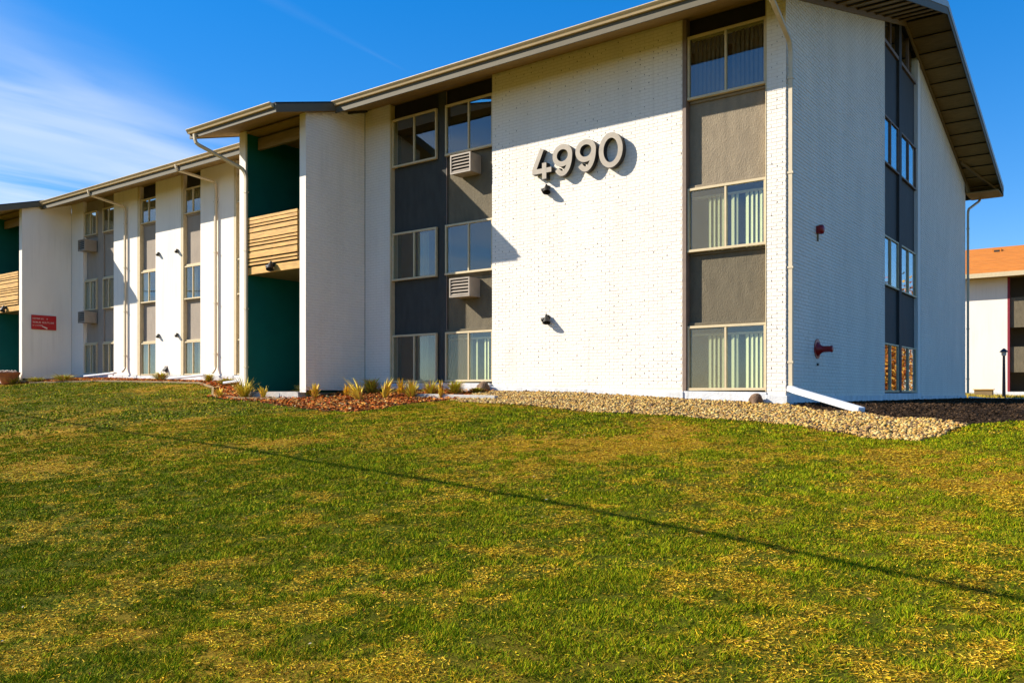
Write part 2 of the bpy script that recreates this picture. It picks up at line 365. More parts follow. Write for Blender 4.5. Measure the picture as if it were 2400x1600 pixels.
def grass_color(x, y, n):
    a = vnoise(x, y, .45, 21)*.15 + vnoise(x, y, 1.5, 22)*.33 + vnoise(x, y, 5.5, 23)*.30 + vnoise(x, y, 15, 24)*.22
    dry = np.clip((a-.485)*8.0, 0, 1)
    r = RNG.random(n)
    yel = np.clip(dry*.95 + (r-.60)*1.5, 0, 1)[:, None]
    g1 = np.array([.04, .11, .003]); g2 = np.array([.33, .37, .005]); t = RNG.random(n)[:, None]
    g = g1*(1-t)+g2*t
    straw = np.array([1.0, .54, .035])*(.5+.6*RNG.random(n)[:, None])
    c = g*(1-yel*.85) + straw*yel*.85
    return c, dry
def build_grass():
    # blades are packed densely where the lawn is seen closely and more thinly (with broader blades) toward the house
    V = []; C = []
    for (r0, r1, dens, w, h) in ((3.0, 5.5, 18000, .0032, .036), (5.5, 8, 12000, .0042, .036), (8, 12, 6500, .0060, .038), (12, 18, 2600, .010, .042), (18, 38, 600, .02, .05)):
        a0, a1 = R(36.78-42), R(36.78+52)
        area = .5*(a1-a0)*(r1*r1-r0*r0); n = int(area*dens)
        if r0 >= 18: n = min(n, 330000)
        rr = np.sqrt(RNG.random(n)*(r1*r1-r0*r0)+r0*r0); th = a0 + RNG.random(n)*(a1-a0)
        x = CAM.x - np.sin(th)*rr; y = CAM.y + np.cos(th)*rr
        clump = vnoise(x, y, 7, 31)*.6 + vnoise(x, y, 16, 32)*.4
        keep = (~in_bed(x, y)) & (y < 20) & (RNG.random(n) < .25+1.6*clump)
        x, y, clump = x[keep], y[keep], clump[keep]; n = len(x)
        c, dry = grass_color(x, y, n)
        z = gz(x, y) - .004
        hh = h*.70*(.35+.9*RNG.random(n))*(.25+1.5*clump)*(1-.55*dry); ww = w*(.6+.8*RNG.random(n))
        az = RNG.random(n)*2*math.pi; lean = (.5+1.5*RNG.random(n))*h*(.55+.45*dry)
        la = vnoise(x, y, 5.5, 33)*9 + RNG.normal(0, 1.7, n)
        dx, dy = np.cos(az)*ww, np.sin(az)*ww
        p0 = np.stack([x-dx, y-dy, z], 1); p1 = np.stack([x+dx, y+dy, z], 1)
        p2 = np.stack([x+np.cos(la)*lean, y+np.sin(la)*lean, z+hh], 1)
        V.append(np.stack([p0, p1, p2], 1).reshape(-1, 3))
        C.append(np.repeat(c*(.62+.70*clump)[:, None], 3, axis=0))
        # thatch: dead blades lying nearly flat in the dry patches
        k = RNG.random(n) < .06+.40*dry*dry
        x, y, z, ww = x[k]+RNG.normal(0, .01, k.sum()), y[k]+RNG.normal(0, .01, k.sum()), z[k]+.004, ww[k]; m_ = len(x)
        az = RNG.random(m_)*6.283; L_ = h*(.35+.6*RNG.random(m_)); ww = ww*.8; ux, uy = np.cos(az), np.sin(az)
        z1 = z+RNG.random(m_)*.012; z2 = z+RNG.random(m_)*.016
        V.append(np.stack([np.stack([x-uy*ww, y+ux*ww, z1], 1), np.stack([x+uy*ww, y-ux*ww, z1+.003], 1), np.stack([x+ux*L_, y+uy*L_, z2], 1)], 1).reshape(-1, 3))
        pal = np.array([(.95, .54, .025), (.60, .33, .02), (.95, .62, .06), (.26, .16, .02), (.62, .52, .02)])
        C.append(np.repeat(pal[RNG.integers(0, 5, m_)]*(.45+.6*RNG.random(m_)[:, None]), 3, axis=0))
    V = np.concatenate(V); C = np.concatenate(C); F = np.arange(len(V)).reshape(-1, 3)
    print('grass blades', len(F))
    mesh_obj('grass', np_mesh('grass', V, F, BLADE, C), label='short lawn grass, green mottled with straw yellow dry patches', cat='grass', kind='stuff')
build_grass()

# ------------------------------------------------------------------ apartment building
B = empty('apartment_building', (0, 0, 0), 'long white three-storey apartment building with numerals 4990 on its brick front', 'building')
BRICKS = []      # (mesh key, location, wall)
def brick_mesh(sx, rel=.0030):
    L, H, D = (.196*sx, .0585, .03)
    mb = MB(); b = .006
    x0, x1, z0, z1 = -L/2, L/2, -H/2, H/2
    mb.v = [(x0, 0, z0), (x1, 0, z0), (x1, 0, z1), (x0, 0, z1), (x0+b, -rel, z0+b), (x1-b, -rel, z0+b), (x1-b, -rel, z1-b), (x0+b, -rel, z1-b)]
    mb.f = [(4, 5, 6, 7), (0, 1, 5, 4), (1, 2, 6, 5), (2, 3, 7, 6), (3, 0, 4, 7), (3, 2, 1, 0)]
    return mb
def brick_wall_face(parent, wall_o, axis, a0, a1, zfun0, zfun1, plane, cut=None):
    """running bond of painted bricks on the plane; axis 'x' faces -Y, axis 'y' faces +X"""
    CH = .0677; LN = .203; out = []
    zmin = min(zfun0(a0), zfun0(a1)); zmax = max(zfun1(a0), zfun1(a1), zfun1((a0+a1)/2))
    row = 0; z = zmin + CH/2
    while z < zmax:
        off = (row % 2)*LN/2
        a = a0 - off
        while a < a1 - .01:
            s = max(a, a0); e = min(a+LN, a1)
            if e - s > .05:
                c = (s+e)/2
                if z-CH/2 > zfun0(c)-.001 and z+CH/2 < zfun1(c)+.005:
                    out.append((c, z, (e-s-.009)/.196))
            a += LN
        z += CH; row += 1
    for c, zz, sx in out: BRICKS.append((axis, c, zz, sx, plane, wall_o))
const = lambda v: (lambda a: v)
def roof_under(y):
    if y < 0: return 7.54 + .32*y
    if y < 9.7: return 7.54 + (10.40-7.54)*y/9.7
    return 10.40 - .235*(y-9.7)
MZ = 0.012   # mortar plane is set back behind the wall plane

def wall_part(name, mb, m=MORTAR): return mb.build(name, m, B)
# front brick panel with the numerals
fz = lambda x: .18 + (.31-.18)*(-x-2.06)/4.8
w_panel = wall_part('brick_wall', MB().boxz(-6.86, -2.06, MZ, .30, (.31, 7.54), (.18, 7.54)))
brick_wall_face(B, w_panel, 'x', -6.86, -2.06, lambda x: fz(x), const(7.53), MZ)
w_pil = wall_part('brick_wall', MB().boxz(-.37, -MZ, MZ, .30, (.12, 7.54), (.10, 7.54)))
brick_wall_face(B, w_pil, 'x', -.37, 0.0, const(.11), const(7.53), MZ)
w_pil2 = wall_part('brick_wall', MB().box(-11.1, -10.19, MZ, .30, .42, 7.54))
brick_wall_face(B, w_pil2, 'x', -11.09, -10.19, const(.42), const(7.53), MZ)
# gable end walls
def gable_wall(y0, y1, zb):
    top = [roof_under(y0), roof_under(y1)]
    mb = MB(); pts = [(-MZ, y0, zb), (-MZ, y1, zb), (-MZ, y1, top[1]-.02), (-MZ, y0, top[0]-.02)]
    mb.prism(pts, (-.28, 0, 0)); o = wall_part('brick_wall', mb)
    brick_wall_face(B, o, 'y', y0, y1, const(zb), lambda y: roof_under(y)-.03, -MZ)
    return o
w_g1 = gable_wall(.30+MZ*0, 7.40, .09)
brick_wall_face(B, w_g1, 'y', 0.0, .30, const(.09), const(7.50), -MZ)
w_g2 = gable_wall(11.90, 19.80, .07)
# tower side walls, breezeways, wing
def smooth_wall(mb, m=PLAS, **kw): return mb.build('wall', m, B, **kw)

def tower(dx, y0, z0, zoff, back, full=True):
    """projecting stair tower: right side wall at x=dx, front at y0"""
    xr = dx; xl = dx-2.42
    und = lambda y: 7.0 + zoff + .285*(y-y0)
    yb = back
    # right side wall
    mb = MB(); mb.prism([(xr-MZ, y0, z0), (xr-MZ, yb, z0), (xr-MZ, yb, und(yb)-.01), (xr-MZ, y0, und(y0)-.01)], (-.22+MZ, 0, 0))
    o = mb.build('brick_wall', MORTAR if full else PLAS, B)
    if full: brick_wall_face(B, o, 'y', y0+.004, yb-.012, const(z0), lambda y: und(y)-.02, xr-MZ)
    # white end cap of the side wall and the left post wall
    MB().box(xr-.225, xr+.004, y0-.02, y0-.002, z0-.05, und(y0)-.01).build('corner_trim', PLAS, B)
    mb = MB(); mb.prism([(xl-.27, y0, z0-.05), (xl-.27, yb, z0-.05), (xl-.27, yb, und(yb)-.01), (xl-.27, y0, und(y0)-.01)], (.262, 0, 0)); mb.build('wall', PLAS, B)
    mb = MB(); mb.prism([(xl-.004, y0+.05, z0-.05), (xl-.004, y0+4.2, z0-.05), (xl-.004, y0+4.2, 7.4), (xl-.004, y0+.05, und(y0)-.01)], (.012, 0, 0)); mb.build('recess_wall', GREEN, B, label='deep green painted inner wall of the stair recess')
    MB().box(xl+.01, xr-.23, y0+4.2, y0+4.3, z0-.05, 7.4).build('recess_wall', GREEN, B)
    mb = MB(); mb.prism([(xr-.235, y0+.05, z0-.05), (xr-.235, y0+4.2, z0-.05), (xr-.235, y0+4.2, 7.4), (xr-.235, y0+.05, und(y0)-.01)], (.009, 0, 0)); mb.build('recess_wall', GREEN, B)
    # landing
    MB().box(xl+.01, xr-.24, y0+.06, y0+4.2, 3.24+zoff, 3.42+zoff).build('landing', CEDARD, B)
    MB().box(xl+.01, xr-.23, y0-.01, y0+.055, 3.225+zoff, 3.414+zoff).build('landing_beam', CEDAR, B, bevel=.004)
    # tan header beam under the eave
    MB().box(xl+.06, xr-.24, y0+.33, y0+.42, 6.56+zoff, 6.86+zoff).build('header_beam', CEDARD, B, bevel=.004)
    MB().box(xl+.01, xr-.24, y0+.02, y0+4.2, 6.93+zoff, 6.97+zoff).build('ceiling', SOFF, B)
    MB().box(xl+.01, xr-.24, y0-.06, y0+4.2, z0-.2, z0-.03).build('recess_floor', CONC, B)
    # railing of mixed boards
    rail = empty('railing', (0, 0, 0)); rail.parent = B
    for (zt, zb2) in ((4.69, 4.615), (4.60, 4.52), (4.495, 4.446), (4.41, 4.305), (4.277, 4.123), (4.095, 4.04), (4.01, 3.954), (3.92, 3.83), (3.80, 3.64), (3.60, 3.545), (3.51, 3.456)):
        MB().box(xl+.015, xr-.30, y0-.035+random.uniform(-.004, .004), y0-.008, zb2+zoff, zt+zoff).build('slat', CEDAR, rail, bevel=.003)
    for xx in (xl+.03, xl+1.15, xr-.33):
        MB().box(xx, xx+.04, y0-.005, y0+.035, 3.43+zoff, 4.66+zoff).build('rail_post', CEDARD, rail)
    # roof
    ye = y0-1.07; rl, rr_ = xl-.85, xr+.20; yt = 1.2
    ro = empty('tower_roof', (0, 0, 0)); ro.parent = B
    u = lambda y: und(y)
    mb = MB(); mb.prism([(rl, ye, u(ye)+.17), (rl, yt, u(yt)+.17), (rl, yt, u(yt)+.22), (rl, ye, u(ye)+.22)], (rr_-rl, 0, 0)); mb.build('shingles', SHING, ro)
    mb = MB(); mb.prism([(rl+.02, ye+.03, u(ye+.03)), (rl+.02, yt, u(yt)), (rl+.02, yt, u(yt)+.03), (rl+.02, ye+.03, u(ye+.03)+.03)], (rr_-rl-.04, 0, 0)); mb.build('soffit', SOFF, ro)
    MB().box(rl, rr_, ye, ye+.028, u(ye)-.015, u(ye)+.172).build('fascia', FASC, ro)
    for xx in (rl-.024, rr_):
        mb = MB(); mb.prism([(xx, ye, u(ye)-.02), (xx, yt, u(yt)-.02), (xx, yt, u(yt)+.172), (xx, ye, u(ye)+.172)], (.024, 0, 0)); mb.build('rake_board', FASC, ro)
    gutter(rl-.02, rr_-.06, ye, u(ye)+.205, ro)
    return xl, ye, u(ye)
def gutter(x0, x1, y, ztop, parent):
    # K-style profile seen from the side, swept along x
    p = [(0, 0), (0, -.105), (-.055, -.105), (-.075, -.06), (-.10, -.035), (-.118, -.012), (-.118, 0), (-.108, 0), (-.108, -.01), (-.07, -.05), (-.048, -.095), (-.008, -.095), (-.008, 0)]
    mb = MB(); pts = [(x0, y-.002+a, ztop+b) for a, b in p]
    n = len(p); i = 0; mb.v = pts + [(x1, q[1], q[2]) for q in pts]
    for k in range(n): mb.f.append((k, (k+1) % n, n+(k+1) % n, n+k))
    for xx, s in ((x0, 1), (x1, -1)):
        mb.prism([(xx, y-.002, ztop-.002), (xx, y-.002, ztop-.104), (xx, y-.056, ztop-.104), (xx, y-.116, ztop-.012), (xx, y-.116, ztop-.002)], (.004*s, 0, 0))
    return mb.build('gutter', GUTT, parent)

xl1, ye1, ue1 = tower(-11.1, -1.93, .22, 0.0, 0.012)
xl2, ye2, ue2 = tower(-28.15, -1.20, .70, 0.03, 0.6, full=False)

# foundation strips (painted concrete, proud of the wall)
def foundation(x0, x1, y, zt0, zt1, zb, proud=.03):
    MB().boxz(x0, x1, y-proud, y+.2, (zb, zt0), (zb, zt1)).build('foundation', FOUND, B, bevel=.006)
foundation(-6.88, -2.03, 0, .31, .18, -.3, .035)
foundation(-2.03, -.36, 0, .19, .165, -.3, .012)
foundation(-.36, .035, 0, .115, .10, -.3, .035)
foundation(-8.50, -6.88, 0, .40, .38, -.3, .06)
foundation(-10.19, -8.50, 0, .40, .40, -.3, .012)
foundation(-11.1, -10.19, 0, .42, .42, -.3, .02)
MB().box(-.2, .03, .17, 7.38, -.5, .09).build('foundation', FOUND, B, bevel=.006)
MB().box(-.2, .012, 7.38, 11.9, -.5, .15).build('foundation', FOUND, B, bevel=.006)
MB().box(-.2, .035, 11.9, 19.83, -.5, .07).build('foundation', FOUND, B, bevel=.006)

# interior backdrop, so that windows look into dim rooms
mb = MB(); mb.box(-13.2, -.9, 1.6, 1.7, 0, 7.5); mb.box(-28.0, -13.6, 2.1, 2.2, .5, 7.5); mb.box(-1.6, -1.5, 1.75, 19.5, 0, 7.8)
mb.build('inner_wall', INNER, B)
mb = MB()
for z in (2.1, 4.95): mb.box(-10.2, -.40, .16, 1.6, z, z+.2); mb.box(-27.3, -16.2, .8, 2.1, z+.12, z+.4); mb.box(-1.5, -.16, 7.3, 11.9, z, z+.2)
mb.box(-10.2, -.4, .16, 1.6, .0, .12)
mb.build('floor_slab', INNER, B)

# windows ------------------------------------------------------------
def blinds(mb, x0, x1, y, z0, z1, pitch=.088, ang=None):
    x = x0
    while x < x1-.02:
        t = R(-26 + random.uniform(-6, 6)) if ang is None else ang
        w = .085; dx = math.cos(t)*w/2; dy = math.sin(t)*w/2; c = x+pitch/2
        mb.quad((c-dx, y-dy, z0+.02), (c+dx, y+dy, z0+.02), (c+dx, y+dy, z1), (c-dx, y-dy, z1)); x += pitch
def curtain(mb, x0, x1, y, z0, z1, amp=.03, folds=None):
    n = max(8, int((x1-x0)/.02)); ph = random.random()*6; fr = 2*math.pi/(.11+.04*random.random())
    pts = [(x0+(x1-x0)*k/n, y+amp*math.sin(fr*(x1-x0)*k/n+ph)+.01*math.sin(3.1*fr*k/n+ph)) for k in range(n+1)]
    for (a, b), (c, d) in zip(pts, pts[1:]): mb.quad((a, b, z0+.01), (c, d, z0+.01), (c, d, z1), (a, b, z1))
def window(x0, x1, z0, z1, y, style='blind', fr=FRAME, axis='x', mull=.5, fw=.05, parent=None, screen=True):
    """two-light sliding window; y is the outer face plane of the frame. axis 'y': window in the gable, x means y and y means x"""
    W = empty('window', (0, 0, 0)); W.parent = parent or B
    def P(mb):
        if axis == 'y': mb.v = [(-(b) , a, c) for a, b, c in mb.v]
        return mb
    xm = x0+(x1-x0)*mull
    mb = MB()
    mb.box(x0, x1, y, y+.07, z1-fw, z1); mb.box(x0, x1, y-.012, y+.07, z0, z0+fw)
    mb.box(x0, x0+fw*.8, y+.002, y+.068, z0+fw, z1-fw); mb.box(x1-fw*.8, x1, y+.002, y+.068, z0+fw, z1-fw)
    mb.box(xm-fw*.42, xm+fw*.42, y+.004, y+.066, z0+fw, z1-fw)
    P(mb).build('frame', fr, W, bevel=.004)
    for (a, b, yy) in ((x0+fw*.8, xm-fw*.42, y+.042), (xm+fw*.42, x1-fw*.8, y+.030)):
        P(MB().box(a, b, yy, yy+.006, z0+fw, z1-fw)).build('glass', GLASS, W)
    if screen:
        P(MB().quad((x0+fw*.8, y+.022, z0+fw), (xm-fw*.42, y+.022, z0+fw), (xm-fw*.42, y+.022, z1-fw), (x0+fw*.8, y+.022, z1-fw))).build('insect_screen', SCREEN, W)
    w = x1-x0; yb = y+.19; zt = z1-fw-.14 if style != 'blindtop' else z1-fw; zb = z0+.0
    if style in ('blind', 'blindtop', 'blindpart', 'blindfew'):
        mb = MB()
        spans = {'blind': ((.22, .44), (.52, .60), (.70, .985)), 'blindtop': ((.04, .47), (.53, .98)), 'blindpart': ((.04, .40), (.62, .98)), 'blindfew': ((.55, .62), (.72, .80), (.9, .98))}[style]
        for a, b in spans: blinds(mb, x0+w*a, x0+w*b, yb, zb, zt)
        P(mb).build('blind', BLIND if style != 'blindtop' else BLINDSH, W, fix=False)
        P(MB().box(x0+.03, x1-.03, yb-.03, yb+.03, zt, zt+.04)).build('blind_rail', FRAME, W)
    if style in ('curtain', 'curtainleft', 'curtainmid', 'blindfew'):
        mb = MB(); a, b = {'curtain': (.03, .97), 'curtainleft': (.03, .46), 'curtainmid': (.5, .72), 'blindfew': (.04, .47)}[style]
        curtain(mb, x0+w*a, x0+w*b, yb, zb, z1-fw); P(mb).build('curtain', CURT, W, fix=False)
    if style == 'palecurtain':
        mb = MB(); curtain(mb, x0+w*.03, x0+w*.30, yb, zb, z1-fw); curtain(mb, x0+w*.60, x0+w*.97, yb, zb, z1-fw); P(mb).build('curtain', CURTW, W, fix=False)
    return W
def spandrel(x0, x1, z0, z1, y, m=STUC, ledge=True, axis='x'):
    def P(mb):
        if axis == 'y': mb.v = [(-(b), a, c) for a, b, c in mb.v]
        return mb
    P(MB().box(x0, x1, y, y+.10, z0, z1)).build('spandrel_panel', m, B)
    if ledge:
        P(MB().box(x0+.0, x1-.0, y-.075, y-.001, z0, z0+.055)).build('ledge', FRAME if m not in (STUC, STUCF) else m, B, bevel=.006)
        P(MB().box(x0+.02, x1-.02, y-.045, y-.001, z1-.05, z1)).build('ledge', m, B, bevel=.004)

RD = .155
# bay A (right)
def jamb(x0, x1, y0, y1, z0, z1, m=TRIM, axis='x', name='jamb'):
    mb = MB().box(x0, x1, y0, y1, z0, z1)
    if axis == 'y': mb.v = [(-(b), a, c) for a, b, c in mb.v]
    mb.build(name, m, B, bevel=.004)
jamb(-2.055, -1.975, -.012, .25, .19, 7.52)
jamb(-.385, -.365, .002, .25, .17, 7.52, FRAME)
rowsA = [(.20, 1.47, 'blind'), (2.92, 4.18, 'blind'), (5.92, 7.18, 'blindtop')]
for z0, z1, st in rowsA: window(-1.97, -.39, z0, z1, .03, st, screen=z0 < 5)
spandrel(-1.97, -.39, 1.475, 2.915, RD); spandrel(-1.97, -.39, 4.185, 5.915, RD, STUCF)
MB().box(-1.97, -.39, RD, RD+.1, 7.185, 7.53).build('transom_panel', DARKT, B)
# bay B (two columns beside the tower)
jamb(-10.185, -10.155, .002, .25, .41, 7.52, FRAME)
jamb(-8.63, -8.34, RD-.03, .25, .41, 7.52, STUCS, name='mullion_post')
jamb(-8.36, -8.335, RD-.045, RD-.031, .41, 7.52, TRIM)
for (a, b), sts in (((-10.15, -8.635), ('curtainmid', 'curtainmid', None)), ((-8.335, -6.865), ('blindfew', 'none', 'none'))):
    for (z0, z1), st in zip(((.42, 1.63), (3.01, 4.23), (5.90, 7.14)), sts):
        window(a, b, z0, z1, .03 if a > -9 else .045, st or 'none', screen=(a > -9 and z0 < 2))
    spandrel(a, b, 1.635, 3.005, RD, STUC if a > -9 else STUCS, ledge=(a > -9)); spandrel(a, b, 4.235, 5.895, RD, STUC if a > -9 else STUCS, ledge=False)
    MB().box(a, b, RD, RD+.1, 7.145, 7.53).build('transom_panel', DARKT, B)
# gable bay
GX = .02
for (a, b) in ((7.44, 9.16), (9.46, 11.36)):
    for z0, z1, st in ((.18, 1.45, 'none'), (2.925, 4.22, 'curtainleft'), (6.06, 7.31, 'curtainleft')):
        window(a, b, z0, z1, .03, st, axis='y', fr=TRIM if z0 > 6 else FRAME, screen=False, fw=.045)
    for z0, z1 in ((1.455, 2.92), (4.225, 6.055), (7.315, 9.16)): spandrel(a, b, z0, z1, .09, STUCG, ledge=False, axis='y')
    MB().prism([(-.09, a, 9.25), (-.09, b, 9.25), (-.09, b, roof_under(b)-.03)] + ([(-.09, 9.7, roof_under(9.7)-.03)] if a < 9.7 < b else []) + [(-.09, a, roof_under(a)-.03)], (.012, 0, 0)).build('gable_glass', GLASS, B)
    MB().box(-.10, -.03, a, b, 9.16, 9.25).build('transom_rail', TRIM, B)
    mbs = MB(); mbs.box(-.1, -.04, (a+b)/2-.03, (a+b)/2+.03, 9.25, roof_under((a+b)/2)-.04); mbs.build('glazing_bar', TRIM, B)
MB().box(-.14, -.02, 9.165, 9.455, .16, roof_under(9.3)-.03).build('mullion_post', STUCG, B, bevel=.004)
MB().box(-.16, .012, 11.38, 11.62, .15, roof_under(11.5)-.03).build('jamb', PLAS, B, bevel=.004)
MB().box(-.20, -.015, 11.62, 11.90, .15, roof_under(11.8)-.03).build('jamb', PLAS, B, bevel=.004)
MB().box(-.2, .006, 7.40, 7.436, .15, roof_under(7.4)-.03).build('jamb', PLAS, B, bevel=.003)

# wing (set back .6 m)
WY = .6
def wpil(x0, x1, zb): smooth_wall(MB().box(x0, x1, WY, WY+.3, zb, 7.48))
for x0, x1, zb in ((-28.15, -27.24, .85), (-24.98, -23.35, .80), (-22.17, -20.62, .76), (-19.48, -17.66, .72), (-16.3, -13.52, .7)): wpil(x0, x1, zb)
for x0, x1 in ((-23.345, -23.19), (-20.615, -20.475), (-17.655, -17.545)): jamb(x0, x1, WY+.002, WY+.25, .74, 7.47, FRAME)
def wing_bay(a, b, rows, sts, y=WY):
    for (z0, z1), st in zip(rows, sts): window(a, b, z0, z1, y+.03, st, screen=False, fw=.046)
    for (z0, z1), (z2, z3) in zip(rows, rows[1:]): spandrel(a, b, z1+.005, z2-.005, y+.14, STUCL, ledge=True)
    MB().box(a, b, y+.14, y+.24, rows[-1][1]+.005, 7.47).build('transom_panel', DARKT if a > -24 else STUCL, B)
R3 = ((.78, 1.92), (3.33, 4.44), (6.12, 7.0))
wing_bay(-23.18, -22.19, R3, ('palecurtain', 'palecurtain', 'curtain'))
wing_bay(-20.46, -19.50, ((.76, 1.88), (3.28, 4.40), (6.13, 6.99)), ('palecurtain', 'curtainleft', 'curtain'))
wing_bay(-17.54, -16.32, ((.73, 1.85), (3.24, 4.38), (6.13, 6.99)), ('curtain', 'curtain', 'curtain'))
RF = ((.90, 2.02), (3.30, 4.44), (6.14, 7.05))
wing_bay(-27.22, -26.32, RF, ('palecurtain', 'palecurtain', 'palecurtain')); wing_bay(-25.86, -25.0, RF, ('palecurtain', 'curtain', 'curtain'))
jamb(-26.30, -25.88, WY+.09, WY+.25, .86, 7.47, STUCL, name='mullion_post')
def wfound(x0, x1, zt, pr): MB().box(x0, x1, WY-pr, WY+.2, .1, zt).build('foundation', FOUND, B, bevel=.006)
for x0, x1, zt, pr in ((-28.15, -27.24, .84, .012), (-27.235, -25.0, .885, .03), (-24.99, -23.36, .79, .035), (-23.35, -22.18, .765, .02), (-22.17, -20.63, .75, .035), (-20.62, -19.5, .745, .02), (-19.49, -17.67, .715, .035), (-17.66, -13.52, .715, .02)): wfound(x0, x1, zt, pr)
smooth_wall(MB().box(-34, -30.85, -1.18, .6, .2, 7.2))

# roofs -----------------------------------------------------------------
def slab(x0, x1, prof, m, name, parent):
    mb = MB(); mb.prism([(x0, y, z) for y, z in prof], (x1-x0, 0, 0)); mb.build(name, m, parent)
MR = empty('main_roof', (0, 0, 0)); MR.parent = B
def roof(x0, x1, ye, yr=9.7, yback=21.2, zf=0.0):
    u = roof_under
    ue = u(ye)+zf if ye > -1 else u(ye)
    ys = [ye, 0.6, yr, yback]; ul = [ue, u(0.6), u(yr), u(yback)]
    top = [(y, z+.27) for y, z in zip(ys, ul)]; mid = [(y, z+.21) for y, z in zip(ys, ul)]
    slab(x0, x1, mid+top[::-1], SHING, 'shingles', MR)
    return ue
ueM = roof(-10.95, 1.07, -1.18)
# wing roof
WE = -.58; uW = 7.10
mb = MB(); mb.prism([(-34, WE, uW+.21), (-34, 9.7, 10.62), (-34, 9.7, 10.67), (-34, WE, uW+.27)], (34-11.0, 0, 0)); mb.build('shingles', SHING, MR)
mb = MB(); mb.prism([(-34, WE+.03, uW), (-34, .62, 7.48), (-34, .95, 7.481), (-34, .95, 7.52), (-34, .62, 7.52), (-34, WE+.03, uW+.04)], (34-13.55, 0, 0)); mb.build('soffit', SOFF, MR)
MB().box(-27.95, -13.55, WE, WE+.03, uW-.02, uW+.21).build('fascia', FASC, MR)
gutter(-27.93, -13.6, WE, uW+.25, MR)
# main eave
mb = MB(); mb.prism([(-10.9, -1.15, ueM+.01), (-10.9, .05, 7.555), (-10.9, .34, 7.556), (-10.9, .34, 7.59), (-10.9, .05, 7.59), (-10.9, -1.15, ueM+.045)], (11.95, 0, 0)); mb.build('soffit', SOFF, MR)
MB().box(-10.92, 1.07, -1.18, -1.15, ueM-.02, ueM+.215).build('fascia', FASC, MR)
gutter(-10.93, 1.05, -1.18, ueM+.25, MR)
# gable rake: soffit boards lapped down the slope, frieze board, outer fascia, drip edge
def rake(ya, yb, n):
    d = (yb-ya)/n
    for k in range(n):
        a = ya+d*k; b = a+d
        za, zb = roof_under(a), roof_under(b)
        up = 1 if zb > za else -1
        # the lower edge of every board hangs 28 mm below the upper edge of the next one
        la, lb = (0.0 if up > 0 else .028), (.028 if up > 0 else 0.0)
        la, lb = .055, 0.0
        mb = MB(); mb.prism([(.045, a+.004, za-la), (.045, b-.004, zb-lb), (.045, b-.004, zb-lb+.022), (.045, a+.004, za-la+.022)], (.99, 0, 0)); mb.build('soffit_board', SOFF, MR)
rake(-1.14, 9.68, 13); rake(9.72, 21.15, 14)
for ya, yb in ((-1.18, 9.7), (9.7, 21.2)):
    for x0, x1, lo, hi, m, nm in ((1.04, 1.066, -.09, .215, FASC, 'rake_board'), (1.067, 1.082, .10, .262, EDGE, 'drip_edge'), (.002, .042, -.14, .0, CEDARD, 'frieze_board')):
        if nm == 'frieze_board': ya_, yb_ = max(ya, .0), min(yb, 19.9)
        else: ya_, yb_ = ya, yb
        ua, ub = roof_under(ya_), roof_under(yb_)
        mb = MB(); mb.prism([(x0, ya_, ua+lo), (x0, yb_, ub+lo), (x0, yb_, ub+hi), (x0, ya_, ua+hi)], (x1-x0, 0, 0)); mb.build(nm, m, MR)
# back eave and its boxed return
ub = roof_under(21.2)
MB().box(-10.9, 1.07, 21.2, 21.23, ub-.10, ub+.215).build('fascia', FASC, MR)
MB().box(.0, 1.06, 19.82, 21.19, ub-.13, ub-.10).build('soffit', SOFF, MR)
mb = MB(); mb.prism([(.03, 19.6, ub-.1), (.03, 21.18, ub-.1), (.03, 21.18, roof_under(21.18)-.03), (.03, 19.6, roof_under(19.6)-.04)], (.03, 0, 0)); mb.build('frieze_board', CEDARD, MR)
mb = MB(); mb.tube([(.1, 18.1, roof_under(18.1)-.07), (1.0, 21.0, ub-.02)], .04, rect=(.07, .07)); mb.build('brace', CEDARD, MR)

# downspouts -------------------------------------------------------------
def pipe(path, m=PIPE, w=.085, name='downspout', straps=(), parent=None):
    pts = [Vector(p) for p in path]; out = [pts[0]]
    for a, b, c in zip(pts, pts[1:], pts[2:]):   # round the elbows
        r = min(.09, (b-a).length*.4, (c-b).length*.4)
        p, q = b+(a-b).normalized()*r, b+(c-b).normalized()*r
        out += [p, (p+q)/4+b/2, q]
    out.append(pts[-1])
    for a, b in zip(pts, pts[1:]):      # wall straps on the long vertical run
        if abs(a.x-b.x) < .01 and abs(a.y-b.y) < .01 and a.z-b.z > 3:
            for q in (.08, .36, .64, .92):
                z = a.z+(b.z-a.z)*q; MB().box(a.x-w*.62, a.x+w*.62, a.y-w*.50, a.y+w*.55, z-.018, z+.018).build('pipe_strap', m, B)
    mb = MB(); mb.tube(out, w/2, rect=(w, w*.78)); return mb.build(name, m, parent if parent is not None else B, bevel=.01)
pipe([(-18.90, -.64, 7.28), (-18.90, -.60, 7.12), (-18.56, .50, 6.92), (-18.54, .53, 6.75), (-18.54, .53, .95), (-18.54, .42, .80)])
pipe([(-24.38, -.64, 7.28), (-24.38, -.60, 7.12), (-24.08, .50, 6.86), (-24.06, .53, 6.70), (-24.06, .53, 1.05), (-24.06, .42, .92)])
pipe([(-14.10, -3.05, 6.75), (-14.10, -3.02, 6.52), (-13.46, -2.06, 5.97), (-13.42, -1.99, 5.80), (-13.42, -1.99, .40)])
pipe([(.10, -1.24, 7.30), (.10, -1.22, 7.05), (.075, -.03, 6.58), (.072, .06, 6.42), (.072, .06, .22)])
pipe([(.32, 21.1, ub+.0), (.30, 21.0, ub-.22), (.08, 19.92, 7.0), (.07, 19.87, 6.8), (.07, 19.87, .15)], MATS['cream_downspout'])
ext = MB(); ext.tube([(.08, -.02, .235), (.22, -.12, .19), (1.60, -1.10, -.13)], .05, rect=(.15, .095))
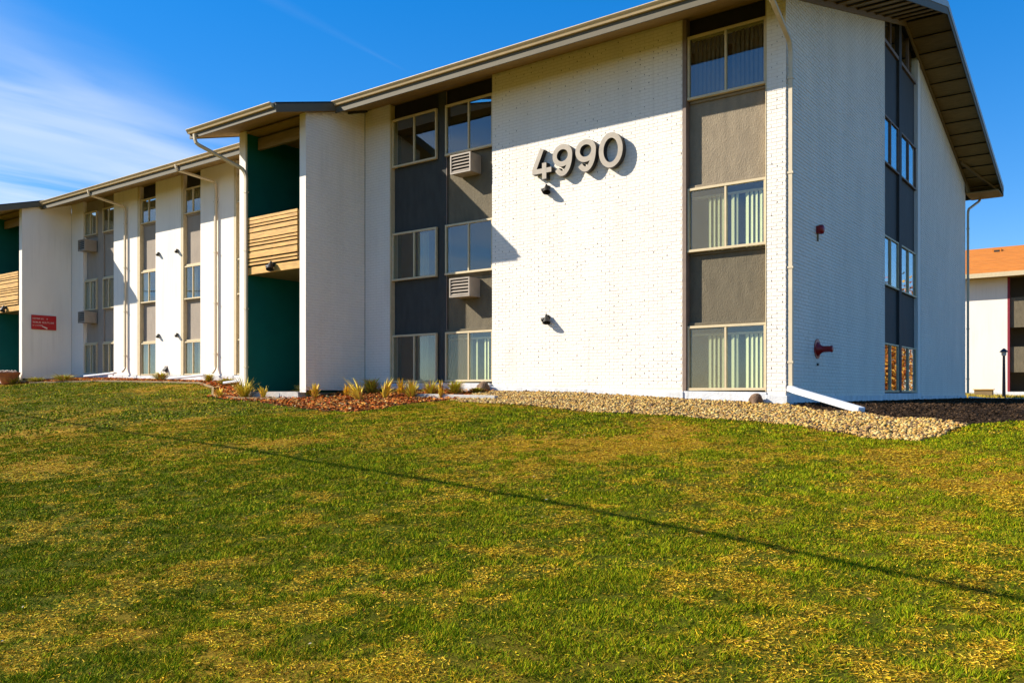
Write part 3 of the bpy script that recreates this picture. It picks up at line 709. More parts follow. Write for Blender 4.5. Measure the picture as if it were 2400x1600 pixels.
ext.build('downspout_extension', PIPEW, None, bevel=.012, label='white downspout extension lying on the river rock at the corner', cat='drain pipe')
e2 = MB(); e2.tube([(.1, 19.9, .0), (.6, 20.2, -.06), (5.2, 21.3, -.12)], .05, rect=(.14, .09))
e2.build('downspout_extension', PIPEW, None, bevel=.012, label='pale drain pipe running right along the ground from the far gable corner', cat='drain pipe')
for i, (x, y, dxx, lab) in enumerate(((-19.4, .22, -1.6, 'pale splash trough running left from the middle wing downspout'), (-24.9, .22, -1.7, 'pale splash trough running left from the leftmost downspout'), (-14.3, -1.55, -1.1, 'short pale splash trough left of the stair tower corner'))):
    mb = MB(); a = Vector((x+.75, y, float(gz(x, 0))+.20)); b = a+Vector((dxx, -.25, -.10)); mb.tube([a, b], .05, rect=(.13, .06))
    mb.build('splash_trough', PIPEW, None, bevel=.01, label=lab, cat='drain trough')

# bricks: the 300 nearest ones stay separate, the rest are joined per wall
def finish_bricks():
    def wpos(b):
        ax, c, z, sx, pl, w = b
        return Vector((c, pl, z)) if ax == 'x' else Vector((pl, c, z))
    BRICKS.sort(key=lambda b: (wpos(b)-CAM).length * (1.0 if b[0] == 'x' else 1.25))
    near, rest = BRICKS[:300], BRICKS[300:]
    meshes = {}
    for ax, c, z, sx, pl, w in near:
        k = (round(sx, 2), ax)
        if k not in meshes: meshes[k] = brick_mesh(k[0], .003 if k[1] == 'x' else .011).mesh('brick', WHITE)
        o = bpy.data.objects.new('brick', meshes[k]); col.objects.link(o); o.parent = w
        j = random.uniform(-.0015, .0015)
        if ax == 'x': o.location = (c, pl+j, z)
        else: o.location = (pl+j, c, z); o.rotation_euler = (0, 0, R(90))
    by = {}
    for b in rest: by.setdefault(b[5].name, []).append(b)
    bf = np.array(brick_mesh(1).f)
    for wn, bl in by.items():
        n = len(bl); ax = bl[0][0]; base = np.array(brick_mesh(1, .003 if ax == 'x' else .011).v)
        c = np.array([b[1] for b in bl]); z = np.array([b[2] for b in bl]); sx = np.array([b[3] for b in bl]); pl = np.array([b[4] for b in bl])
        jit = RNG.normal(0, .0007 if ax == 'x' else .0015, n)
        lx = base[None, :, 0]*sx[:, None]; ly = np.broadcast_to(base[None, :, 1], lx.shape) + np.where(base[None, :, 1] < -.001, jit[:, None], 0); lz = np.broadcast_to(base[None, :, 2], lx.shape)
        lz = lz + RNG.normal(0, .0008, n)[:, None]
        if ax == 'x': V = np.stack([c[:, None]+lx, pl[:, None]+ly, z[:, None]+lz], 2)
        else: V = np.stack([pl[:, None]-ly, c[:, None]+lx, z[:, None]+lz], 2)
        F = (bf[None] + (np.arange(n)*8)[:, None, None]).reshape(-1, 4)
        w = bpy.data.objects[wn]
        mesh_obj('bricks', np_mesh('bricks', V.reshape(-1, 3), F, WHITE), w, kind='stuff')
    print('bricks', len(BRICKS))
    # open holes in the head joints of the front panel and corner pilaster
    mb = MB(); r = random.Random(3)
    for ax, c, z, sx, pl, w in BRICKS:
        if w not in (w_panel, w_pil): continue
        if c > -7:
            dens = .30*(0.25+1.3*float(vnoise(c, z, .8, 41))**2*2)
            if r.random() < dens*.95 and c+sx*.098+.01 < (-2.07 if w is w_panel else -.02):
                x = c+sx*.098+.0045; h = r.uniform(.008, .026); zz = z+r.uniform(-.024, .024); x += r.uniform(-.006, .006); wd = r.uniform(.004, .010)
                mb.box(x-wd, x+wd, pl-.0045, pl+.002, zz-h/2, zz+h/2)
    mb.build('joint_holes', PIT, w_panel, kind='stuff')
finish_bricks()

# ------------------------------------------------------------------ house number
def stroke(path, w, d, y0):
    """flat numeral stroke: path in x,z swept with width w and depth d; front face at y0"""
    pts = [Vector((a, b)) for a, b in path]; closed = (pts[0]-pts[-1]).length < 1e-6
    if closed: pts = pts[:-1]
    n = len(pts); L = []; Rr = []
    for k in range(n):
        a = pts[(k-1) % n] if (closed or k > 0) else pts[k]; b = pts[(k+1) % n] if (closed or k < n-1) else pts[k]
        t = (b-a).normalized(); nn = Vector((-t.y, t.x)); L.append(pts[k]+nn*w/2); Rr.append(pts[k]-nn*w/2)
    f = MB(); s = MB(); m = n if closed else n-1
    def e(p, y): return (p.x, y, p.y)
    for k in range(m):
        j = (k+1) % n
        f.quad(e(L[k], y0), e(L[j], y0), e(Rr[j], y0), e(Rr[k], y0))
        s.quad(e(L[k], y0+.002), e(L[j], y0+.002), e(L[j], y0+d), e(L[k], y0+d)); s.quad(e(Rr[k], y0+.002), e(Rr[j], y0+.002), e(Rr[j], y0+d), e(Rr[k], y0+d)); s.quad(e(L[k], y0+d), e(L[j], y0+d), e(Rr[j], y0+d), e(Rr[k], y0+d))
    if not closed:
        for k in (0, n-1): s.quad(e(L[k], y0), e(Rr[k], y0), e(Rr[k], y0+d), e(L[k], y0+d))
    return f, s
def digit(ch, x0, x1, z0, z1, label):
    E0 = empty('numeral', ((x0+x1)/2, 0, z0), label, 'house number', 'raised numerals reading 4990')
    w = .112; cx = (x0+x1)/2; hw = (x1-x0)/2-w/2; F_, S_ = MB(), MB()
    def add(path, ww=w, y=-.150):
        f, s = stroke(path, ww, .14, y)
        for src, dst in ((f, F_), (s, S_)):
            i = len(dst.v); dst.v += src.v; dst.f += [tuple(q+i for q in ff) for ff in src.f]
    H = z1-z0
    if ch == '0':
        add([(cx+hw*math.cos(t), (z0+z1)/2+(H/2-w/2)*math.sin(t)) for t in [2*math.pi*k/36 for k in range(37)]])
    elif ch == '9':
        rz = H*.27; cz = z1-w/2-rz
        add([(cx+hw*math.cos(t), cz+rz*math.sin(t)) for t in [2*math.pi*k/30 for k in range(31)]])
        tail = [(cx+hw, cz)] + [(cx+hw*math.cos(t), cz+(cz-z0-w/2)*math.sin(t)) for t in [-k*R(7) for k in range(1, 20)]]
        add(tail, w, -.1515)
    else:
        xv = cx+hw*.35
        add([(xv-.06, z1-.01), (x0+.05, z0+H*.30)], w*.95)
        add([(x0+.01, z0+H*.27), (x1, z0+H*.27)], w*.95, -.1515)
        add([(xv, z0+H*.52), (xv, z0)], w, -.153)
    F_.build('numeral_face', DIGIT, E0, fix=False); me = S_.mesh('numeral_return', DIGITS, fix=False); bm = bmesh.new(); bm.from_mesh(me); bmesh.ops.remove_doubles(bm, verts=bm.verts, dist=.0005); bm.to_mesh(me); bm.free(); mesh_obj('numeral_return', me, E0)
    mb = MB()
    for zz in (z0+H*.3, z1-H*.2): mb.box(cx+hw-.012, cx+hw+.012, -.03, -.001, zz-.012, zz+.012)
    mb.build('standoff', DIGITS, E0)
digit('4', -5.61, -5.09, 4.85, 5.53, 'raised beige numeral 4, the first character of the address on the white brick')
digit('9', -5.06, -4.55, 4.84, 5.53, 'raised beige numeral 9 directly right of the numeral 4')
digit('9', -4.47, -3.96, 4.84, 5.53, 'raised beige numeral 9 directly left of the numeral 0')
digit('0', -3.89, -3.32, 4.83, 5.56, 'raised beige numeral 0, the last character of the address on the white brick')

# ------------------------------------------------------------------ wall lights
def floodlight(x, y, z, label, sc=1.0, group=None, nrm=(0, -1)):
    E0 = empty('floodlight', (x, y, z), label, 'wall light', group)
    MB().lathe([(0, -.03*sc), (.05*sc, -.03*sc), (.055*sc, -.005), (.055*sc, 0)], (x, y, z), 'y', 14).build('base_plate', LAMPB, E0)
    mb = MB(); mb.tube([(x, y-.03*sc, z), (x, y-.07*sc, z-.02*sc)], .018*sc, 8); mb.build('arm', LAMPB, E0)
    mb = MB(); a = Vector((x, y-.06*sc, z+.06*sc)); d = Vector((.25, -.35, -1)).normalized()
    path = [a, a+d*.05*sc, a+d*.11*sc, a+d*.20*sc]; mb.tube(path, [.02*sc, .035*sc, .055*sc, .085*sc], 14, cap=False)
    mb.build('lamp_shade', LAMPB, E0, smooth=True)
    a = Vector((x, y-.05*sc, z-.01*sc)); d = Vector((-1, -.35, -.45)).normalized()
    mb = MB(); mb.tube([a, a+d*.05*sc, a+d*.12*sc], [.02*sc, .03*sc, .05*sc], 12); mb.build('lamp_head', LAMPB, E0, smooth=True)
    return E0
floodlight(-5.28, 0.0, 4.68, 'small dark floodlight on white brick just below the numeral 4', 1.05)
floodlight(-5.28, 0.0, 1.82, 'small dark floodlight low on the white brick wall, far beneath the numerals', 1.05)
Ev = empty('vent_hood', (-21.5, WY, .95), 'small dark vent hood low on the white wing pier', 'vent')
MB().prism([(-21.58, WY-.001, .90), (-21.58, WY-.001, 1.06), (-21.58, WY-.10, .95), (-21.58, WY-.10, .90)], (.16, 0, 0)).build('hood', LAMPB, Ev)
MB().box(-21.60, -21.40, WY-.006, WY-.001, .88, 1.08).build('flange', MATS['brown_trim'], Ev)
G = 'small floodlights on the white wing wall'
floodlight(-21.94, WY, 4.98, 'upper left floodlight of the four on the white wing pier', .68, G)
floodlight(-20.79, WY, 4.97, 'upper right floodlight of the four on the white wing pier', .68, G)
floodlight(-21.94, WY, 2.16, 'lower left floodlight of the four on the white wing pier', .68, G)
floodlight(-20.79, WY, 2.14, 'lower right floodlight of the four on the white wing pier', .68, G)
floodlight(-12.35, -1.95, 3.40, 'twin floodlight on the cedar beam under the balcony railing of the near stair tower', 1.2)
floodlight(-29.5, -1.22, 3.42, 'twin floodlight on the cedar beam of the far left balcony', 1.2)

# ------------------------------------------------------------------ air conditioners
def ac(x0, x1, z0, z1, yf, yb, label, group):
    E0 = empty('air_conditioner', ((x0+x1)/2, yb, z0), label, 'air conditioner', group)
    mb = MB(); t = .018
    mb.box(x0, x1, yf, yb, z1-t, z1); mb.box(x0, x1, yf, yb, z0, z0+t); mb.box(x0, x0+t, yf, yb, z0+t, z1-t); mb.box(x1-t, x1, yf, yb, z0+t, z1-t)
    mb.build('casing', METAL, E0)
    MB().box(x0+t, x1-t, yf+.06, yb-.01, z0+t, z1-t).build('coil', METALD, E0)
    fr = MB(); fw = .03
    fr.box(x0-.006, x1+.006, yf-.018, yf, z1-fw, z1+.006); fr.box(x0-.006, x1+.006, yf-.018, yf, z0-.006, z0+fw)
    fr.box(x0-.006, x0+fw, yf-.018, yf, z0+fw, z1-fw); fr.box(x1-fw, x1+.006, yf-.018, yf, z0+fw, z1-fw); fr.build('grille_frame', METAL, E0)
    n = 5; h = (z1-z0-2*fw)/n
    for k in range(n):
        zc = z0+fw+h*(k+.5)
        mb = MB(); mb.hexa([(x0+fw, yf-.012, zc-.028), (x1-fw, yf-.012, zc-.028), (x1-fw, yf+.03, zc+.012), (x0+fw, yf+.03, zc+.012), (x0+fw, yf-.012, zc-.018), (x1-fw, yf-.012, zc-.018), (x1-fw, yf+.03, zc+.024), (x0+fw, yf+.03, zc+.024)])
        mb.build('louvre', METAL, E0)
GA = 'through-wall air conditioners'
ac(-7.90, -7.29, 5.33, 5.77, -.25, .14, 'louvred air conditioner below the top floor window beside the numerals', GA)
ac(-7.93, -7.32, 2.42, 2.86, -.25, .14, 'louvred air conditioner below the second floor window, on the tan panel near the brick wall', GA)
ac(-26.92, -26.42, 5.50, 5.92, .26, .72, 'upper air conditioner in the shaded corner of the left wing', GA)
ac(-26.92, -26.42, 2.80, 3.22, .26, .72, 'lower air conditioner in the shaded corner of the left wing', GA)

# ------------------------------------------------------------------ fire bell and siamese connection on the gable
Eb = empty('alarm_bell', (0, 1.86, 3.42), 'small red alarm bell high on the shaded gable wall', 'alarm')
MB().box(0.0, .05, 1.79, 1.93, 3.35, 3.50).build('back_box', REDM, Eb, bevel=.005)
MB().lathe([(.0, .14), (.05, .138), (.085, .12), (.095, .09), (.095, .05)], (0, 1.86, 3.43), 'x', 20).build('gong', REDM, Eb, smooth=True)
MB().box(.0, .03, 1.84, 1.87, 3.20, 3.35).build('conduit', CEDARD, Eb)
Es = empty('fire_connection', (0, 1.86, 1.0), 'dark red fire department hose connection low on the shaded gable wall', 'hose connection')
MB().lathe([(.15, 0.0), (.15, .02), (.11, .05), (.07, .10), (.062, .14), (.06, .26), (.068, .27), (.068, .30), (0, .30)], (0, 1.86, 1.03), 'x', 20).build('outlet', REDM, Es, smooth=True)
MB().lathe([(.20, 0), (.20, .014), (.14, .018)], (0, 1.86, 1.04), 'x', 20).build('wall_plate', REDM, Es)
MB().box(.0, .03, 1.83, 1.89, .70, .75).build('drain_knob', LAMPB, Es)

# ------------------------------------------------------------------ red sign on the far tower wall
SX = -28.15+.02
Sg = empty('wall_sign', (SX, -.45, 2.55), 'red rectangular sign with three lines of small white lettering', 'sign')
MB().box(SX, SX+.025, -.90, .0, 2.56, 3.10).build('board', REDS, Sg, bevel=.004)
mb = MB(); rr = random.Random(5)
def scribble(y0, y1, z, h, gaps=()):
    y = y0
    while y < y1:
        w = rr.uniform(.022, .035)
        if not any(a < y < b for a, b in gaps):
            k = rr.choice('IHLOTE')
            def st(a, b, c, d): mb.box(SX+.026, SX+.029, y+a*w, y+b*w, z+c*h, z+d*h)
            if k in 'IHLE': st(0, .25, 0, 1)
            if k in 'HO': st(.7, .95, 0, 1)
            if k == 'O': st(0, .2, 0, 1)
            if k == 'T': st(.35, .6, 0, .8)
            if k in 'TOE': st(0, .95, .8, 1)
            if k in 'LOE': st(0, .95, 0, .2)
            if k in 'HE': st(.2, .7, .42, .58)
        y += w*1.35
scribble(-.86, -.30, 2.94, .055, ((-.60, -.56), (-.44, -.36)))
scribble(-.86, -.10, 2.80, .06, ((-.60, -.54),))
scribble(-.86, -.50, 2.69, .045)
mb.hexa([(SX+.026, -.52, 2.67), (SX+.026, -.33, 2.58), (SX+.029, -.33, 2.58), (SX+.029, -.52, 2.67), (SX+.026, -.52, 2.70), (SX+.026, -.33, 2.64), (SX+.029, -.33, 2.64), (SX+.029, -.52, 2.70)])
mb.build('lettering', SWHITE, Sg)

# ------------------------------------------------------------------ terracotta pot
px_, py_ = -28.2, -1.68; pz = float(gz(px_, py_))+.02
Ep = empty('plant_pot', (px_, py_, pz), 'terracotta bowl planter with pale blooms by the green doorway at the far left', 'planter')
MB().lathe([(.0, 0), (.20, 0), (.22, .03), (.34, .30), (.40, .38), (.40, .43), (.36, .43), (.33, .38), (0, .36)], (px_, py_, pz), 'z', 22).build('bowl', TERRA, Ep)
V = []; 
mb = MB()
for k in range(70):
    a = random.random()*6.28; r = .32*math.sqrt(random.random()); c = Vector((px_+r*math.cos(a), py_+r*math.sin(a), pz+.40+random.random()*.09)); s = .03
    mb.quad(c+Vector((-s, -s, 0)), c+Vector((s, -s, .01)), c+Vector((s, s, .02)), c+Vector((-s, s, 0)))
    mb.quad(c+Vector((-s, 0, -s)), c+Vector((s, 0, -s)), c+Vector((s, 0, s)), c+Vector((-s, 0, s)))
mb.build('blooms', mat('pale_blooms', (.7, .62, .55), .8, var=.3, vscale=20), Ep, fix=False)

# ------------------------------------------------------------------ beds: rocks, leaf litter
def pts_in(xr, yr, n, cond):
    x = RNG.uniform(*xr, n); y = RNG.uniform(*yr, n); k = in_bed(x, y) & cond(x, y); return x[k], y[k]
def blocked(x, y):
    b = ((x < .02) & (x > -11.1) & (y > -.06)) | ((x <= -11.1) & (x > -13.8) & (y > -2.0)) | ((x <= -13.5) & (y > .55)) | ((x < -28.1) & (y > -1.25))
    return b
def rocky(x, y):
    return y < np.interp(x, [-8, .0, .3, 1.6, 3.6, 9], [.1, .05, -.55, -1.30, -2.55, -9]) + .12*np.sin(x*5)
def build_rocks():
    # squashed low-poly pebbles
    bm = bmesh.new(); bmesh.ops.create_icosphere(bm, subdivisions=2, radius=1.0)
    bv = np.array([v.co[:] for v in bm.verts]); bf = np.array([[v.index for v in f.verts] for f in bm.faces]); bm.free()
    protos = []
    for k in range(8):
        r = np.random.default_rng(100+k); v = bv.copy()
        d = r.normal(0, 1, (3, 3)); v = v*(1+.18*np.sin(v@d[0]*1.6+r.random()*6))[:, None]*(1+.12*np.sin(v@d[1]*2.6+r.random()*6))[:, None]
        protos.append(v*np.array([1.0, .78+.2*r.random(), .62+.15*r.random()]))
    bed = empty('rock_bed', (0, 0, 0)); bed['kind'] = 'structure'
    P = []
    x, y = pts_in((-6.8, 4.2), (-4.5, .0), 40000, lambda x, y: (x > -6.75+.25*np.sin(y*3)) & ~blocked(x, y) & rocky(x, y))
    P.append((x, y, 0.0))
    x = np.concatenate([p[0] for p in P]); y = np.concatenate([p[1] for p in P]); n = len(x)
    s = RNG.uniform(.011, .027, n)*(1+.35*(RNG.random(n) > .9)); z = gz(x, y) + s*.25 + RNG.random(n)*.018
    pal = np.array([(.68, .42, .09), (.74, .50, .14), (.56, .30, .05), (.34, .18, .06), (.78, .58, .22), (.62, .32, .04), (.13, .07, .03), (.66, .36, .10)])
    cc = pal[RNG.integers(0, len(pal), n)]*RNG.uniform(.55, 1.05, n)[:, None]
    dist = np.hypot(x-CAM.x, y-CAM.y)/ (s*25)
    order = np.argsort(dist); near = order[:300]; rest = order[300:]
    cols_used = {}
    for i in near:
        k = int(RNG.integers(0, 8)); ci = int(RNG.integers(0, 8)); key = (k, ci)
        if key not in cols_used:
            v = protos[k]; c = np.repeat(pal[ci][None], len(v), 0)
            me = np_mesh('stone', v, bf, STONE, c*.85); me.polygons.foreach_set('use_smooth', [True]*len(me.polygons)); cols_used[key] = me
        o = bpy.data.objects.new('stone', cols_used[key]); col.objects.link(o); o.parent = bed
        o.location = (x[i], y[i], z[i]); o.scale = (s[i]*1.05,)*3; o.rotation_euler = (random.uniform(-.4, .4), random.uniform(-.4, .4), random.random()*6.28)
    bm = bmesh.new(); bmesh.ops.create_icosphere(bm, subdivisions=1, radius=1.0)
    bv1 = np.array([v.co[:] for v in bm.verts]); bf1 = np.array([[v.index for v in f.verts] for f in bm.faces]); bm.free()
    protos1 = []
    for k in range(8):
        r = np.random.default_rng(100+k); v = bv1.copy(); d = r.normal(0, 1, (3, 3))
        v = v*1.06*(1+.18*np.sin(v@d[0]*1.6+r.random()*6))[:, None]*(1+.12*np.sin(v@d[1]*2.6+r.random()*6))[:, None]
        protos1.append(v*np.array([1.0, .78+.2*r.random(), .62+.15*r.random()]))
    VV, FF, CC = [], [], []; base_i = 0
    # pebbles closer to the lawn edge get 80 faces, those farther along the wall 20
    for rs, pp, ff in ((rest[:6000], protos, bf), (rest[6000:], protos1, bf1)):
        n = len(rs); pr = np.array(pp)[RNG.integers(0, 8, n)]
        a = RNG.random(n)*6.28; t = RNG.uniform(-.5, .5, n)
        ct, st = np.cos(t)[:, None], np.sin(t)[:, None]
        v = np.stack([pr[:, :, 0]*ct+pr[:, :, 2]*st, pr[:, :, 1], -pr[:, :, 0]*st+pr[:, :, 2]*ct], 2)
        ca, sa = np.cos(a)[:, None], np.sin(a)[:, None]
        v = np.stack([v[:, :, 0]*ca-v[:, :, 1]*sa, v[:, :, 0]*sa+v[:, :, 1]*ca, v[:, :, 2]], 2)*s[rs][:, None, None]
        v = v + np.stack([x[rs], y[rs], z[rs]], 1)[:, None]; nv = pr.shape[1]
        VV.append(v.reshape(-1, 3)); FF.append((ff[None]+(np.arange(n)*nv)[:, None, None]).reshape(-1, 3)+base_i); CC.append(np.repeat(cc[rs], nv, axis=0)); base_i += n*nv
    F = np.concatenate(FF)
    me = np_mesh('stones', np.concatenate(VV), F, STONE, np.concatenate(CC)); me.polygons.foreach_set('use_smooth', [True]*len(me.polygons))
    mesh_obj('stones', me, bed, kind='stuff')
    print('stones', len(order), 'tris', len(F))
build_rocks()
def build_bark():
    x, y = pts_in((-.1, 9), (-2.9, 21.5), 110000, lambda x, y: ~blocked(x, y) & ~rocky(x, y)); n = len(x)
    s = RNG.uniform(.012, .03, n)*(1+np.clip(y, 0, 20)*.05); a = RNG.random(n)*6.28; z = gz(x, y)+RNG.random(n)*.03; ca, sa = np.cos(a)*s, np.sin(a)*s; t = RNG.normal(0, .3, n)*s; t2 = RNG.normal(0, .3, n)*s
    q = np.stack([np.stack([x-ca, y-sa, z-t], 1), np.stack([x+sa*.4, y-ca*.4, z+t2], 1), np.stack([x+ca, y+sa, z+t], 1), np.stack([x-sa*.4, y+ca*.4, z-t2], 1)], 1)
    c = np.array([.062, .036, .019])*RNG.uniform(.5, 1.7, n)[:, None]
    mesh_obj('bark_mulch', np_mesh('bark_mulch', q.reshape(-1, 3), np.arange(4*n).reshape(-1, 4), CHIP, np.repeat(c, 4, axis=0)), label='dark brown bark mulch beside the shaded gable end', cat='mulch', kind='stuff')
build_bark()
def build_litter():
    x, y = pts_in((-29, -6.5), (-4.2, .6), 90000, lambda x, y: (x < -6.6+.3*np.sin(y*3)) & ~blocked(x, y))
    x = x[:26000]; y = y[:26000]; n = len(x)
    s = RNG.uniform(.018, .05, n); a = RNG.random(n)*6.28; tl = RNG.normal(0, .5, (n, 2))
    z = gz(x, y)+RNG.random(n)*.05
    ca, sa = np.cos(a)*s, np.sin(a)*s
    q = np.stack([np.stack([x-ca, y-sa, z-tl[:, 0]*s*.5], 1), np.stack([x+sa*.45, y-ca*.45, z-tl[:, 1]*s*.4], 1), np.stack([x+ca, y+sa, z+tl[:, 0]*s*.5], 1), np.stack([x-sa*.45, y+ca*.45, z+tl[:, 1]*s*.4], 1)], 1)
    pal = np.array([(.75, .21, .035), (.55, .13, .025), (.80, .36, .06), (.20, .07, .03), (.55, .35, .12), (.36, .17, .05), (.45, .07, .03), (.62, .46, .22)])
    c = pal[RNG.choice(8, n, p=[.2, .2, .15, .15, .08, .12, .06, .04])]
    mesh_obj('leaf_litter', np_mesh('leaf_litter', q.reshape(-1, 3), np.arange(4*n).reshape(-1, 4), CHIP, np.repeat(c, 4, axis=0)), label='reddish brown leaf mulch strewn in the bed along the building', cat='mulch', kind='stuff')
    # stray leaves and pale scraps on the lawn
    n = 520; rr_ = 4+np.random.default_rng(4).random(n)**1.2*22; th = R(36.78)+R(1)*np.random.default_rng(5).uniform(-38, 38, n)
    x = CAM.x-np.sin(th)*rr_; y = CAM.y+np.cos(th)*rr_; k = ~in_bed(x, y); x = x[k]; y = y[k]; n = len(x)
    s = RNG.uniform(.007, .018, n); a = RNG.random(n)*6.28; z = gz(x, y)+.035+RNG.random(n)*.02; ca, sa = np.cos(a)*s, np.sin(a)*s; t = RNG.uniform(-.6, .6, n)*s
    q = np.stack([np.stack([x-ca, y-sa, z-t], 1), np.stack([x+sa*.5, y-ca*.5, z], 1), np.stack([x+ca, y+sa, z+t], 1), np.stack([x-sa*.5, y+ca*.5, z+.004], 1)], 1)
    pal = np.array([(.55, .36, .12), (.55, .46, .32), (.38, .12, .03), (.48, .25, .07)]); c = pal[RNG.choice(4, n, p=[.35, .1, .3, .25])]
    mesh_obj('fallen_leaves', np_mesh('fallen_leaves', q.reshape(-1, 3), np.arange(4*n).reshape(-1, 4), CHIP, np.repeat(c, 4, axis=0)), label='scattered small pale and brown leaves on the lawn', cat='leaves', kind='stuff')
build_litter()
# pale edging strip along the wing bed
mb = MB(); path = [(-27.0, -1.45), (-23.6, -.68), (-20, -.50), (-18, -.43), (-16.3, -1.05), (-14.6, -2.2), (-13.3, -2.35), (-11.4, -2.3)]
for (a, b), (c, d) in zip(path, path[1:]):
    mb.tube([(a, b, float(gz(a, b))+.03), (c, d, float(gz(c, d))+.03)], .05, rect=(.05, .05))
mb.build('garden_edging', CEDARD, None, label='pale concrete edging between the lawn and the leaf bed', cat='edging')
MB().boxz(-7.9, -5.6, -1.50, -1.38, (.03, .14), (.0, .10)).build('garden_edging', CONC, None, bevel=.01, label='short pale timber edging where leaf mulch meets river rock', cat='edging')

# corner boulders by the wall ends
for i, (x, y, s, lab) in enumerate(((-7.02, -.16, .17, 'brown rock at the left foot of the numbered brick wall'), (-.50, -.18, .15, 'brown rock against the foundation below the right hand window'))):
    bm = bmesh.new(); bmesh.ops.create_icosphere(bm, subdivisions=3, radius=1)
    for v in bm.verts:
        p = v.co; k = 1+.22*math.sin(p.x*3.1+i)+.16*math.sin(p.y*4+p.z*3+i*2); v.co = Vector((p.x*1.0, p.y*.7, p.z*.85))*k*s
        v.co += Vector((x, y, float(gz(x, y))+s*.4))
    me = bpy.data.meshes.new('rock'); bm.to_mesh(me); bm.free(); me.materials.append(mat('brown_rock', (.20, .12, .07), .9, var=.4, vscale=14, bump=.6, bscale=25))
    mesh_obj('rock', me, label=lab, cat='rock')

# ------------------------------------------------------------------ dried garden plants
def plant(x, y, h, w, kind, label, group=None, name='garden_plant'):
    z = float(gz(x, y)); V = []; F = []; C = []
    n = {'grass': 190, 'stalk': 80, 'bush': 280}[kind]
    r = random.Random(int((x*31+y*17)*10)); ln = Vector((r.uniform(-.5, .5), r.uniform(-.4, .4), 0))*h*(1 if kind == 'stalk' else .3)
    for k in range(n):
        a = r.random()*6.283; sp = w*(.25+.75*r.random())
        if kind == 'bush':
            b0 = Vector((x, y, z)) + Vector((math.cos(a)*w*.5*r.random(), math.sin(a)*w*.5*r.random(), r.random()*h*.5)); hh = h*.5*(.4+r.random()*.6)
        else:
            b0 = Vector((x, y, z-.01)) + Vector((math.cos(a), math.sin(a), 0))*w*.15*r.random(); hh = h*(.45+.55*r.random())
        dr = r.random(); tip = b0 + Vector((math.cos(a)*sp*(1+dr), math.sin(a)*sp*(1+dr), hh*(1-.55*dr*dr))) + ln*(hh/h); mid = b0*.45+tip*.55+Vector((0, 0, hh*.14))
        wd = r.uniform(.006, .013) if kind != 'stalk' else r.uniform(.010, .02)
        s = Vector((-math.sin(a), math.cos(a), 0))*wd; i = len(V)
        V += [b0-s, b0+s, mid+s*.9, mid-s*.9, tip+s*.15, tip-s*.15]; F += [(i, i+1, i+2, i+3), (i+3, i+2, i+4, i+5)]
        c = {'grass': (.55, .44, .045), 'stalk': (.70, .50, .05), 'bush': (.44, .40, .05)}[kind]; q = r.uniform(.6, 1.25)
        if r.random() < .18: c = (.45, .20, .06)
        C += [(c[0]*q*1.35, c[1]*q*1.35, c[2]*q)]*6
    me = np_mesh(name, np.array([tuple(v) for v in V]), np.array(F), STRAW, np.array(C))
    mesh_obj(name, me, label=label, cat='plant', group=group)
GP = 'dried plants in the leaf bed'
for p in (
    (-13.25, -2.15, .52, .26, 'grass', 'feathery yellow-green grass clump in front of the green stair recess'),
    (-14.0, -2.35, .26, .09, 'stalk', 'small orange dried plant at the left edge of the green stair recess'),
    (-12.35, -2.25, .36, .09, 'stalk', 'upright orange dried plant at the right edge of the green stair recess'),
    (-11.35, -1.6, .34, .22, 'bush', 'low olive shrub at the foot of the shaded tower corner'),
    (-10.7, -2.0, .36, .10, 'stalk', 'yellow spiky plant just right of the olive shrub by the tower'),
    (-10.15, -1.5, .30, .10, 'stalk', 'short leaning yellow plant in front of the shaded tower wall'),
    (-9.9, -.9, .40, .20, 'bush', 'olive plant with a tall thin seed stalk before the tower wall'),
    (-8.9, -2.2, .50, .16, 'stalk', 'tallest bright yellow plant, centre of the leaf bed'),
    (-8.65, -1.7, .46, .12, 'stalk', 'bright yellow plant immediately right of the tallest one'),
    (-8.9, -.9, .36, .10, 'stalk', 'thin yellow plant before the narrow shaded brick pier'),
    (-7.9, -1.6, .42, .15, 'grass', 'yellow plant with reddish seed heads below the dark lower window'),
    (-7.75, -1.1, .36, .18, 'grass', 'pale yellow tuft below the dark lower window, right of the reddish one'),
    (-7.1, -1.5, .40, .05, 'stalk', 'single narrow yellow spike right of the dark lower window'),
    (-7.3, -.8, .34, .20, 'bush', 'ragged olive and yellow tuft below the lit ground floor window'),
    (-6.95, -.45, .14, .12, 'bush', 'tiny yellow tuft beside the brown rock at the brick wall end'),
    (-20.9, .05, .30, .24, 'bush', 'round yellow shrub under the white wing pier'),
    (-18.1, .0, .26, .14, 'bush', 'small yellow tuft at the foot of the wing downspout nearest the stair tower'),
    (-16.6, -.4, .26, .22, 'bush', 'low yellow plants between the nearest wing downspout and the stair tower'),
    (-28.0, -1.55, .28, .26, 'bush', 'low yellow shrub below the red sign'),
    (-27.0, -1.2, .22, .26, 'bush', 'flat olive shrub right of the shrub below the red sign'),
    (-25.6, -.9, .30, .36, 'bush', 'wide bright yellow shrub in the shaded corner of the left wing')):
    x, y, h, w, k, lab = p; h *= 1.15; w *= 1.25
    plant(x, y, h, w, k, lab, GP)

